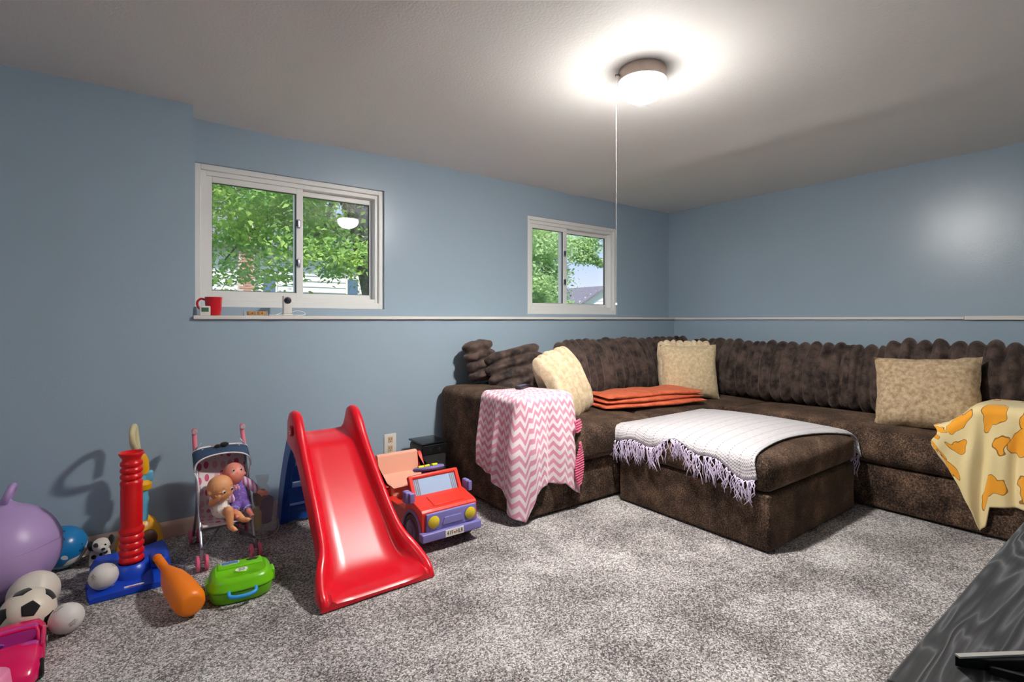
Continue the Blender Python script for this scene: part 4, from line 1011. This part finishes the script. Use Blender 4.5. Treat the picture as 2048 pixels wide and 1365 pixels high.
mk('sticker', box(-.072, -.006, .045, .070, .0985, .0993), pm('sticker_blue', (70, 128, 176), .35), lid, local=True, smooth=0); mk('sticker_border', frame_rect(-.075, -.003, .042, .073, .0984, .0990, .003, .003, .003, .003) if False else join(box(-.075, -.072, .042, .073, .0984, .0992), box(-.006, -.003, .042, .073, .0984, .0992), box(-.075, -.003, .042, .045, .0984, .0992), box(-.075, -.003, .070, .073, .0984, .0992)), pm('sticker_pale', (206, 222, 196), .4), lid, local=True, smooth=0)
mk('badge_mark', prism([(.050 + .024 * (1 + .16 * math.cos(7 * t)) * math.cos(t), .056 + .013 * (1 + .2 * math.sin(5 * t)) * math.sin(t)) for t in [2 * PI * i / 30 for i in range(30)]], 2, .0984, .0993), pm('mark_dark', (52, 44, 40), .5), lid, local=True, smooth=0)
bd_ = mk('emblem', xf(lathe([(.030, .0), (.030, .003), (.027, .0055), (0, .0055)], 32), Matrix.Translation((.002, -.024, .0915)) @ Matrix.Diagonal((1, .72, 1, 1))), GRN, lid, local=True)
mk('emblem_oval', xf(lathe([(.0245, 0), (.0245, .0065)], 32), Matrix.Translation((.002, -.024, .0915)) @ Matrix.Diagonal((1, .68, 1, 1))), WLBL, bd_ if False else lid, local=True)
_m = wm(gc); cpt = _m @ Vector((.002, -.024, .0985)); rgt = _m.to_3x3() @ Vector((1, 0, 0)); upv = _m.to_3x3() @ Vector((0, 1, 0))
text('emblem_lettering', 'little\ntikes', .0135, tuple(cpt), rgt, upv, pm('logo_dark', (60, 52, 50), .5), lid, .0003)
mk('carry_handle', tube(spline([(-.050, -.106, .052), (-.050, -.128, .046), (-.032, -.138, .042), (0, -.142, .041), (.032, -.138, .042), (.050, -.128, .046), (.050, -.106, .052)], 6), .0075, 10), CB, gc, local=True, smooth=180)
for s in (-1, 1): mk('side_clip', softbox(s * .124 - .010, s * .124 + .010, -.030, .030, .026, .070, .005), GRN, gc, local=True)

# ---------------------------------------------------------------- toys: near balls, pink car and others at the frame edge
BW_ = pm('ball_cream', (226, 214, 196), .35)
soc = thing('soccer_ball', 'small cream soccer ball with black pentagons behind the pink car', 'ball', (-.298, 2.44, 0))
SC_ = Vector((-.298, 2.44, .0785)); SR = .078
mk('shell', ball(SC_, SR, 32, 20), BW_, soc, smooth=180)
ph = (1 + 5 ** .5) / 2; dirs = [Vector(v).normalized() for a in (-1, 1) for b in (-ph, ph) for v in ((0, a, b), (a, b, 0), (b, 0, a))]
Rm = Matrix.Rotation(.55, 3, 'X') @ Matrix.Rotation(.35, 3, 'Z')
for d in dirs:
    d = Rm @ d; M_ = align(d).to_3x3(); V = []; n_ = 4
    V = [d]; F = []
    for ri in range(1, n_ + 1):
        for j in range(5):
            for s in range(ri):
                a0 = M_ @ Vector((math.cos(2 * PI * j / 5), math.sin(2 * PI * j / 5), 0)); a1 = M_ @ Vector((math.cos(2 * PI * (j + 1) / 5), math.sin(2 * PI * (j + 1) / 5), 0))
                V.append(d + (a0 * (1 - s / ri) + a1 * (s / ri)) * .36 * ri / n_)
    off = [0, 1, 6, 16, 31]
    for ri in range(1, n_ + 1):
        m = 5 * ri; o = off[ri]; 
        if ri == 1: F += [(0, o + j, o + (j + 1) % 5) for j in range(5)]
        else:
            pm_ = 5 * (ri - 1); po = off[ri - 1]
            for j in range(5):
                for s in range(ri):
                    k0 = o + (j * ri + s) % m; k1 = o + (j * ri + s + 1) % m; i0 = po + (j * (ri - 1) + s) % pm_
                    F.append((k0, k1, i0))
                    if s < ri - 1: F.append((i0, k1, po + (j * (ri - 1) + s + 1) % pm_))
    mk('pentagon_patch', ([tuple(SC_ + v.normalized() * SR * 1.006) for v in V], F), PBLK, soc, smooth=180, solid=.0006)
single('rubber_ball', ball((-.300, 2.594, .0785), .077, 30, 18), pm('plain_ball', (222, 212, 200), .4), 'plain cream rubber ball behind the soccer ball', 'ball', base=(-.300, 2.594, .0015), smooth=180)

HPINK = plastic('hot_pink_plastic', (222, 10, 92), .22, coat=.3); MAG = plastic('magenta_interior', (190, 60, 150), .4)
pc = thing('doll_car', 'hot pink open-top doll car with purple steering wheel', 'toy car', (-.318, 2.205, 0), D(4))
def carring(y, hw, z0, zs, zt):
    return [(-hw * .96, y, z0), (-hw, y, zs * .6), (-hw * .98, y, zs), (-hw * .80, y, zt), (-hw * .3, y, zt + .004), (hw * .3, y, zt + .004), (hw * .80, y, zt), (hw * .98, y, zs), (hw, y, zs * .6), (hw * .96, y, z0)]
mk('front_body', loft([carring(-.150, .052, .016, .026, .034), carring(-.140, .068, .013, .036, .048), carring(-.105, .082, .012, .050, .066), carring(-.05, .086, .012, .060, .078), carring(-.015, .086, .012, .064, .084)]), HPINK, pc, local=True, smooth=50)
mk('rear_body', loft([carring(.085, .087, .014, .070, .090), carring(.115, .088, .014, .074, .096), carring(.140, .080, .018, .066, .086), carring(.148, .066, .024, .056, .070)]), HPINK, pc, local=True, smooth=50)
for s in (-1, 1): mk('door', softbox(s * .083 - .006, s * .083 + .006, -.03, .10, .012, .078, .005), HPINK, pc, local=True)
mk('floor_pan', box(-.08, .08, -.03, .10, .012, .024), HPINK, pc, local=True, smooth=0)
mk('seat', join(softbox(-.070, .070, .030, .090, .024, .048, .008), softbox(-.070, .070, .070, .092, .040, .098, .009)), MAG, pc, local=True)
mk('dashboard', softbox(-.076, .076, -.030, -.004, .050, .086, .008), MAG, pc, local=True)
mk('windscreen', tube(spline([(-.074, -.018, .082), (-.070, .0, .112), (-.05, .006, .120), (.05, .006, .120), (.070, .0, .112), (.074, -.018, .082)], 5), .0045, 8), HPINK, pc, local=True, smooth=180)
sw = mk('steering_wheel', xf(join(tube([(.020 * math.cos(2 * PI * i / 20), .020 * math.sin(2 * PI * i / 20), 0) for i in range(20)], .0032, 6, closed=True), ball((0, 0, 0), (.013, .013, .006))), Matrix.Translation((-.028, .010, .086)) @ Matrix.Rotation(D(-38), 4, 'X')), plastic('wheel_lilac', (160, 96, 206)), pc, local=True, smooth=180)
bpn = mk('front_bumper', softbox(-.064, .064, -.160, -.140, .008, .024, .006), plastic('silver_plastic', (206, 200, 200), .3), pc, local=True)
for xx in (.005, .028, -.02): mk('headlight', lathe_at([(.009, -.004), (.009, .002), (.006, .004), (0, .003)], (0, 0, 0), (0, -1, 0), 16) if False else xf(lathe_at([(.009, -.004), (.009, .002), (.006, .004), (0, .003)], (0, 0, 0), (0, -1, 0), 16), Matrix.Translation((xx, -.160, .018))), plastic('lamp_silver', (214, 206, 206), .25), bpn, local=True)
for yy in (-.085, .095):
    for s in (-1, 1):
        w = mk('wheel', xf(lathe_at([(.008, -.014), (.026, -.014), (.028, -.010), (.028, .0), (.024, .004), (.016, .003), (0, .003)], (0, 0, 0), (s, 0, 0), 22), Matrix.Translation((s * .086, yy, .028))), BLACKP, pc, local=True)
        mk('hubcap', xf(lathe_at([(.012, .002), (.012, .0055), (.004, .006), (0, .006)], (0, 0, 0), (s, 0, 0), 14), Matrix.Translation((s * .086, yy, .028))), plastic('hub_grey', (186, 186, 190), .3), w, local=True)
fg = thing('stacking_figure', 'small purple and teal stacking toy topped with a red ball', 'toy', (-.405, 2.452, 0))
mk('base', lathe([(.040, 0), (.044, .006), (.040, .05), (.030, .085), (.024, .09)], 24, (-.405, 2.452, .002)), plastic('figure_purple', (132, 108, 190)), fg, smooth=60)
mk('teal_band', lathe([(.026, .088), (.032, .096), (.030, .118), (.022, .126)], 24, (-.405, 2.452, .002)), plastic('figure_teal', (40, 172, 186)), fg, smooth=60)
mk('red_ball', ball((-.405, 2.452, .152), .030, 22, 14), plastic('figure_red', (232, 58, 24)), fg, smooth=180)
bw_ = single('toy_bucket', lathe([(.0, .122), (.036, .122), (.044, .116), (.050, .06), (.055, .006), (.059, .004), (.059, .0), (.053, .0), (.047, .06), (.040, .112), (.0, .114)], 32, (-.322, 1.980, .001)), plastic('bowl_pink', (232, 132, 170), .35), 'upside-down light pink toy bucket in front of the doll car', 'toy', base=(-.322, 1.980, .001), smooth=60)

# ---------------------------------------------------------------- toys: doll stroller
TUBE = pm('stroller_steel', (176, 176, 186), .3, .8); SPINK = plastic('stroller_pink', (228, 108, 138), .4); NAVY = pm('navy_cloth', (54, 76, 104), .8, bump=(200, .3, .003)); PIPE = pm('white_piping', (226, 226, 230), .7)
ro = thing('doll_stroller', 'pink and silver folding doll stroller with a polka dot seat', 'stroller', (.345, 2.77, 0))
LX, RX = .240, .452
def along(t, x): return (x, lerp(2.955, 2.600, t), lerp(.520, .045, t))
for x, s in ((LX, -1), (RX, 1)):
    mk('side_tube', tube([along(t / 8, x) for t in range(9)], .0066, 10), TUBE, ro, smooth=180)
    g = mk('handle_grip', tube(spline([along(.17, x), along(.10, x), along(.02, x), (x, 2.972, .540), (x, 2.960, .552)], 4), [.0105] * 14 + [.012] * 3, 12), plastic('grip_pink', (222, 118, 138), .5), ro, smooth=180)
    mk('grip_cap', lathe_at([(.0125, -.006), (.0125, .004), (.008, .007), (.0, .006)], (x, 2.952, .545), (0, -.9, .3), 14), plastic('cap_grey', (190, 160, 164), .4), g)
    mk('rear_leg', tube([along(.42, x), (x, 2.86, .18), (x + s * .004, 2.945, .042)], .0058, 8), TUBE, ro, smooth=180)
    mk('hinge', softbox(x - .009, x + .009, *(along(.45, x)[1] - .012, along(.45, x)[1] + .012), along(.45, x)[2] - .014, along(.45, x)[2] + .014, .004), plastic('hinge_grey', (150, 130, 150)), ro)
    for (wy_, nm) in ((2.600, 'front_wheel'), (2.950, 'rear_wheel')):
        for o in (-1, 1):
            w = mk(nm, lathe_at([(.006, -.007), (.028, -.007), (.033, -.004), (.033, .004), (.028, .007), (.012, .006), (0, .006)], (x + o * .017, wy_, .034), (1, 0, 0), 22), SPINK, ro, smooth=50)
            mk('hub', lathe_at([(.008, 0), (.008, .009), (0, .009)], (x + o * .017, wy_, .034), (o, 0, 0), 12), plastic('hub_rose', (186, 60, 96)), w)
        mk('axle', tube([(x - .02, wy_, .034), (x + .02, wy_, .034)], .004, 8), TUBE, ro, smooth=180)
DGREY = pm('dark_tube', (104, 104, 112), .4, .5)
mk('front_crossbar', tube([along(.78, LX), along(.78, RX)], .0055, 8), DGREY, ro, smooth=180)
mk('cross_brace', tube([(LX, 2.62, .085), (RX, 2.86, .22)], .005, 8), DGREY, ro, smooth=180); mk('cross_brace', tube([(RX, 2.62, .085), (LX, 2.86, .22)], .005, 8), DGREY, ro, smooth=180)
for x in (LX, RX):
    for (a, b) in (((x, 2.90, .47), (x + (.022 if x == LX else -.022), 2.885, .50)), ((x, 2.885, .45), (x + (.03 if x == LX else -.03), 2.875, .47))): mk('clip_strut', tube([a, b], .004, 6), pm('pale_metal', (180, 206, 208), .4, .4), ro, smooth=180)
def m_dots():
    k = NT('polka_dot_cloth'); b = k.b; v = k.n('TexVoronoi', Vector=k.n('Mapping', Vector=k.co('UV'), Scale=(1.0, 1.9, 1.0)).outputs[0], Scale=6.0, Randomness=.35)
    sc_ = k.n('SeparateColor', Color=v.outputs['Color']); dot = k.math('LESS_THAN', v.outputs['Distance'], .36)
    c = k.mix(k.math('GREATER_THAN', sc_.outputs[0], .5), lin((214, 92, 128)), lin((226, 170, 184)))
    k.set(b.inputs['Base Color'], k.mix(dot, lin((236, 222, 222)), c)); b.inputs['Roughness'].default_value = .85; return k.m
DOTS = m_dots()
sp_path = spline([(0, 2.905, .475), (0, 2.870, .40), (0, 2.825, .30), (0, 2.785, .215), (0, 2.750, .178), (0, 2.70, .168), (0, 2.655, .172)], 5)
def seatf(u, v):
    p = sp_path[min(len(sp_path) - 1, int(round(v * (len(sp_path) - 1))))]; a = 2 * u - 1
    return (lerp(LX + .006, RX - .006, u), p.y + .022 * (1 - a * a), p.z - .014 * (1 - a * a) * (v > .5))
mk('seat_sling', grid(seatf, 20, 30), DOTS, ro, smooth=180, solid=.004)
mk('seat_edge', tube([seatf(i / 20, 1) for i in range(21)], .004, 6), PIPE, ro, smooth=180)
for x, s in ((LX, 1), (RX, -1)):
    mk('side_wing', grid(lambda u, v: (x + s * .004 * u, lerp(lerp(2.900, 2.70, v), lerp(2.905, 2.76, v), u), lerp(lerp(.44, .20, v), lerp(.40, .18, v), u)), 6, 12), pm('mauve_cloth', (150, 112, 140), .85), ro, smooth=180, solid=.003)
def hood(u, v):
    """navy hood band, arched between the side tubes"""
    a = PI * u; x = lerp(LX - .012, RX + .012, .5 - .5 * math.cos(a)); arch = math.sin(a)
    return (x, lerp(2.900, 2.80, v) - .012 * arch, lerp(.448, .382, v) + (.028 + .050 * v) * arch ** .6)
mk('hood', grid(hood, 30, 8), NAVY, ro, smooth=180, solid=.005)
for vv in (0, 1): mk('hood_piping', tube([hood(i / 30, vv) for i in range(31)], .0040, 6), PIPE, ro, smooth=180)
for x, u in ((LX, 0), (RX, 1)): mk('strap', tube(spline([hood(u, 1), (x, 2.775, .34), (x, 2.735, .25)], 5), .004, 6), PIPE, ro, smooth=180)
mk('hood_bow', join(ball((.358, 2.865, .486), (.020, .016, .012)), ball((.330, 2.865, .480), (.016, .014, .010))), PBLK, ro, smooth=180)

# ---------------------------------------------------------------- the two dolls
SK1 = plastic('doll_skin_tan', (226, 158, 108), .45); SK2 = plastic('doll_skin_pink', (226, 138, 122), .45)
EYE = pm('doll_eye', (34, 30, 32), .15); LIP = pm('doll_lip', (196, 92, 88), .4); EYW = pm('doll_eye_white', (236, 234, 232), .2)
def doll_head(parent, c, r, f, upv, skin, hairmat=None, mouth_open=False):
    """rounded baby head with cheeks, nose, ears; f = facing direction"""
    f = Vector(f).normalized(); u = Vector(upv); u = (u - f * u.dot(f)).normalized(); s = f.cross(u); c = Vector(c)
    def at(a, b, d): return c + s * a * r + u * b * r + f * d * r
    h = blob('head', [ball(at(0, .12, -.05), r), ball(at(0, -.22, .10), r * .86), ball(at(.36, -.30, .50), r * .40), ball(at(-.36, -.30, .50), r * .40), ball(at(0, -.24, .90), r * .13), ball(at(0, -.62, .58), r * .26), ball(at(.96, -.10, -.05), r * .20), ball(at(-.96, -.10, -.05), r * .20)], skin, parent, r * .06, 3)
    for q in (-1, 1):
        e = mk('eye', ball(at(q * .36, .02, .84), r * .15, 14, 10), EYW, h, smooth=180); mk('iris', ball(at(q * .36, .02, .92), r * .105, 12, 8), EYE, e, smooth=180)
        mk('brow', tube([at(q * .22, .30, .87), at(q * .38, .36, .82), at(q * .52, .30, .74)], r * .025, 5), pm('doll_brow', (120, 78, 52), .7), h, smooth=180)
    mk('mouth', xf(ball((0, 0, 0), (r * .17, r * .09, r * (.10 if mouth_open else .055)), 14, 8), Matrix.Translation(at(0, -.50, .80)) @ Matrix(((s.x, f.x, u.x), (s.y, f.y, u.y), (s.z, f.z, u.z))).to_4x4()), pm('doll_mouth_dark', (112, 40, 44), .5) if mouth_open else LIP, h, smooth=180)
    return h
def hand(p, d, side, r=.010):
    """palm, four fingers and a thumb"""
    p = Vector(p); d = Vector(d).normalized(); s = Vector(side); s = (s - d * s.dot(d)).normalized(); n_ = d.cross(s); out = [capsule(p, p + d * r * 1.2, r * .85, r * .9)]
    for i, L in enumerate((1.5, 1.8, 1.7, 1.3)):
        b = p + d * r * 1.5 + s * r * (-.75 + .5 * i); out.append(capsule(b, b + d * r * L * .6 - n_ * r * .1, r * .30, r * .28, 8)); out.append(capsule(b + d * r * L * .6 - n_ * r * .1, b + d * r * L - n_ * r * .45, r * .28, r * .24, 8))
    out.append(capsule(p - s * r * .6 + d * r * .3, p - s * r * 1.5 + d * r * 1.3, r * .34, r * .28, 8)); return out
def foot(p, d, r=.013): 
    p = Vector(p); d = Vector(d).normalized(); return [capsule(p, p + d * r * 2.0, r * .95, r * .8)] + [ball(p + d * r * 2.7 + Vector((q * r * .42, 0, r * .1)), r * .26, 8, 6) for q in (-1.5, -.5, .5, 1.5)]
CL1 = pm('doll_print_cotton', (232, 226, 218), .85, var=(85, (150, 120, 118), .60, .68)); CL2 = pm('doll_purple_cotton', (122, 92, 178), .8, var=(120, (176, 150, 210), .60, .68), bump=(90, .3, .004))
d1 = thing('baby_doll', 'bald baby doll in a white printed onesie with bare legs', 'doll', (.32, 2.69, .19))
doll_head(d1, (.317, 2.665, .330), .053, (.52, -.80, -.12), (-.10, 0, 1), SK1)
blob('body', [capsule((.318, 2.69, .300), (.318, 2.685, .27), .020), capsule((.292, 2.680, .283), (.281, 2.652, .268), .0145, .013), capsule((.281, 2.652, .268), (.300, 2.622, .292), .013, .011)] + hand((.302, 2.618, .296), (.35, -.2, .9), (1, 0, .1), .011) +
     [capsule((.338, 2.670, .215), (.345, 2.612, .236), .024, .020), capsule((.345, 2.612, .236), (.348, 2.598, .180), .020, .014)] + foot((.350, 2.596, .166), (.45, -.8, -.25)) +
     [capsule((.352, 2.675, .205), (.382, 2.628, .205), .022, .018), capsule((.382, 2.628, .205), (.398, 2.606, .190), .017, .013)] + foot((.400, 2.602, .186), (.6, -.7, .1)), SK1, d1, .003, 3)
blob('onesie', [capsule((.316, 2.692, .288), (.322, 2.684, .228), .034, .040), capsule((.300, 2.688, .286), (.291, 2.676, .281), .020, .018), capsule((.336, 2.688, .286), (.344, 2.674, .280), .020, .018), capsule((.330, 2.690, .215), (.341, 2.655, .222), .030, .0275), capsule((.330, 2.690, .212), (.366, 2.655, .206), .030, .024)], CL1, d1, .0035, 3)
d2 = thing('baby_doll', 'pink faced baby doll in a purple romper with striped sleeves', 'doll', (.395, 2.72, .19))
doll_head(d2, (.380, 2.720, .372), .047, (.22, -.80, .52), (-.05, .5, .8), SK2, mouth_open=True)
blob('body', [capsule((.388, 2.735, .345), (.398, 2.718, .250), .018), capsule((.395, 2.728, .318), (.448, 2.712, .312), .011), capsule((.448, 2.712, .312), (.470, 2.690, .287), .011), capsule((.390, 2.715, .240), (.373, 2.656, .223), .012), capsule((.412, 2.715, .238), (.428, 2.656, .216), .012), capsule((.470, 2.690, .285), (.484, 2.676, .276), .011, .010)] + hand((.484, 2.674, .275), (.75, -.5, -.15), (.1, .3, .9), .011) + [capsule((.372, 2.655, .222), (.374, 2.640, .214), .013)] + foot((.375, 2.636, .212), (.1, -.8, -.3), .012) + [capsule((.428, 2.655, .215), (.432, 2.640, .206), .013)] + foot((.432, 2.636, .205), (.2, -.8, -.3), .012), SK2, d2, .003, 3)
rom = blob('romper', [capsule((.390, 2.732, .322), (.400, 2.715, .250), .036, .042), capsule((.385, 2.715, .238), (.374, 2.662, .226), .030, .022), capsule((.418, 2.715, .236), (.427, 2.662, .220), .030, .022)], CL2, d2, .0035, 3)
mk('flower_patch', join(*[ball((.383 + .011 * math.cos(2 * PI * i / 6), 2.694 - .002 * math.cos(i), .312 + .011 * math.sin(2 * PI * i / 6)), (.0075, .004, .0075), 10, 8) for i in range(6)] + [ball((.383, 2.692, .312), (.007, .005, .007), 10, 8)]), pm('patch_pink', (226, 168, 186), .8), rom, smooth=180)
def m_sleeve():
    k = NT('striped_sleeve'); b = k.b; x = k.n('SeparateXYZ', Vector=k.co()).outputs[0]
    f = k.math('GREATER_THAN', k.math('FRACT', k.math('MULTIPLY', x, 55.0)), .5); k.set(b.inputs['Base Color'], k.mix(f, lin((176, 96, 150)), lin((206, 196, 208)))); b.inputs['Roughness'].default_value = .85; return k.m
SLV = m_sleeve()
blob('sleeve', [capsule((.418, 2.726, .330), (.448, 2.712, .312), .022, .020), capsule((.448, 2.712, .312), (.470, 2.690, .287), .020, .0175)], SLV, d2, .0035, 2)
blob('sleeve', [capsule((.362, 2.718, .325), (.352, 2.690, .290), .020, .018), capsule((.352, 2.690, .290), (.362, 2.668, .268), .018, .016)], SLV, d2, .0035, 2)
for p, q in (((.374, 2.661, .225), (.372, 2.652, .222)), ((.428, 2.661, .219), (.430, 2.652, .215))): mk('cuff', tube([p, q], .0205, 14), pm('cuff_mint', (176, 214, 216), .8), d2, smooth=50)
mk('neck_band', tube([(.386 + .024 * math.cos(2 * PI * i / 18), 2.722 + .020 * math.sin(2 * PI * i / 18), .346 + .010 * math.sin(2 * PI * i / 18)) for i in range(18)], .004, 6, closed=True), pm('cuff_mint', (176, 214, 216), .8), d2, smooth=180)

# ---------------------------------------------------------------- clear bag beside the stroller
k = NT('clear_film'); k.b.inputs['Base Color'].default_value = lin((230, 230, 226)); k.b.inputs['Roughness'].default_value = .12; k.b.inputs['Alpha'].default_value = .14; CLEAR = k.m
bgx, bgy = .530, 2.870
bag = thing('plastic_bag', 'crumpled clear plastic bag holding purple and yellow toys', 'bag', (bgx, bgy, 0))
mk('film', mv(lathe([(.05, .002), (.066, .012), (.074, .06), (.070, .12), (.058, .18), (.040, .225), (.022, .25), (.030, .28), (.036, .30)], 30), bgx, bgy, 0), CLEAR, bag, smooth=180, jit=(.016, 16), solid=.001)
mk('handle_loop', tube(spline([(bgx - .05, bgy - .05, .014), (bgx - .02, bgy - .075, .006), (bgx + .03, bgy - .07, .006), (bgx + .07, bgy - .03, .02), (bgx + .075, bgy, .06)], 6), .0032, 6), pm('pale_cord', (206, 196, 180), .6), bag, smooth=180)
BY = (bgx, bgy)
mk('purple_pouch', softbox(BY[0] - .008, BY[0] + .046, BY[1] - .03, BY[1] + .03, .055, .185, .016), pm('pouch_purple', (92, 76, 130), .7), bag, jit=(.006, 20))
mk('yellow_piece', softbox(BY[0] - .050, BY[0] - .004, BY[1] - .035, BY[1] + .03, .030, .130, .014), pm('piece_yellow', (204, 186, 110), .6), bag, jit=(.006, 20))
mk('brown_piece', softbox(BY[0] - .040, BY[0] + .02, BY[1] - .02, BY[1] + .03, .150, .225, .014), pm('piece_tan', (150, 112, 74), .7), bag, jit=(.008, 20))
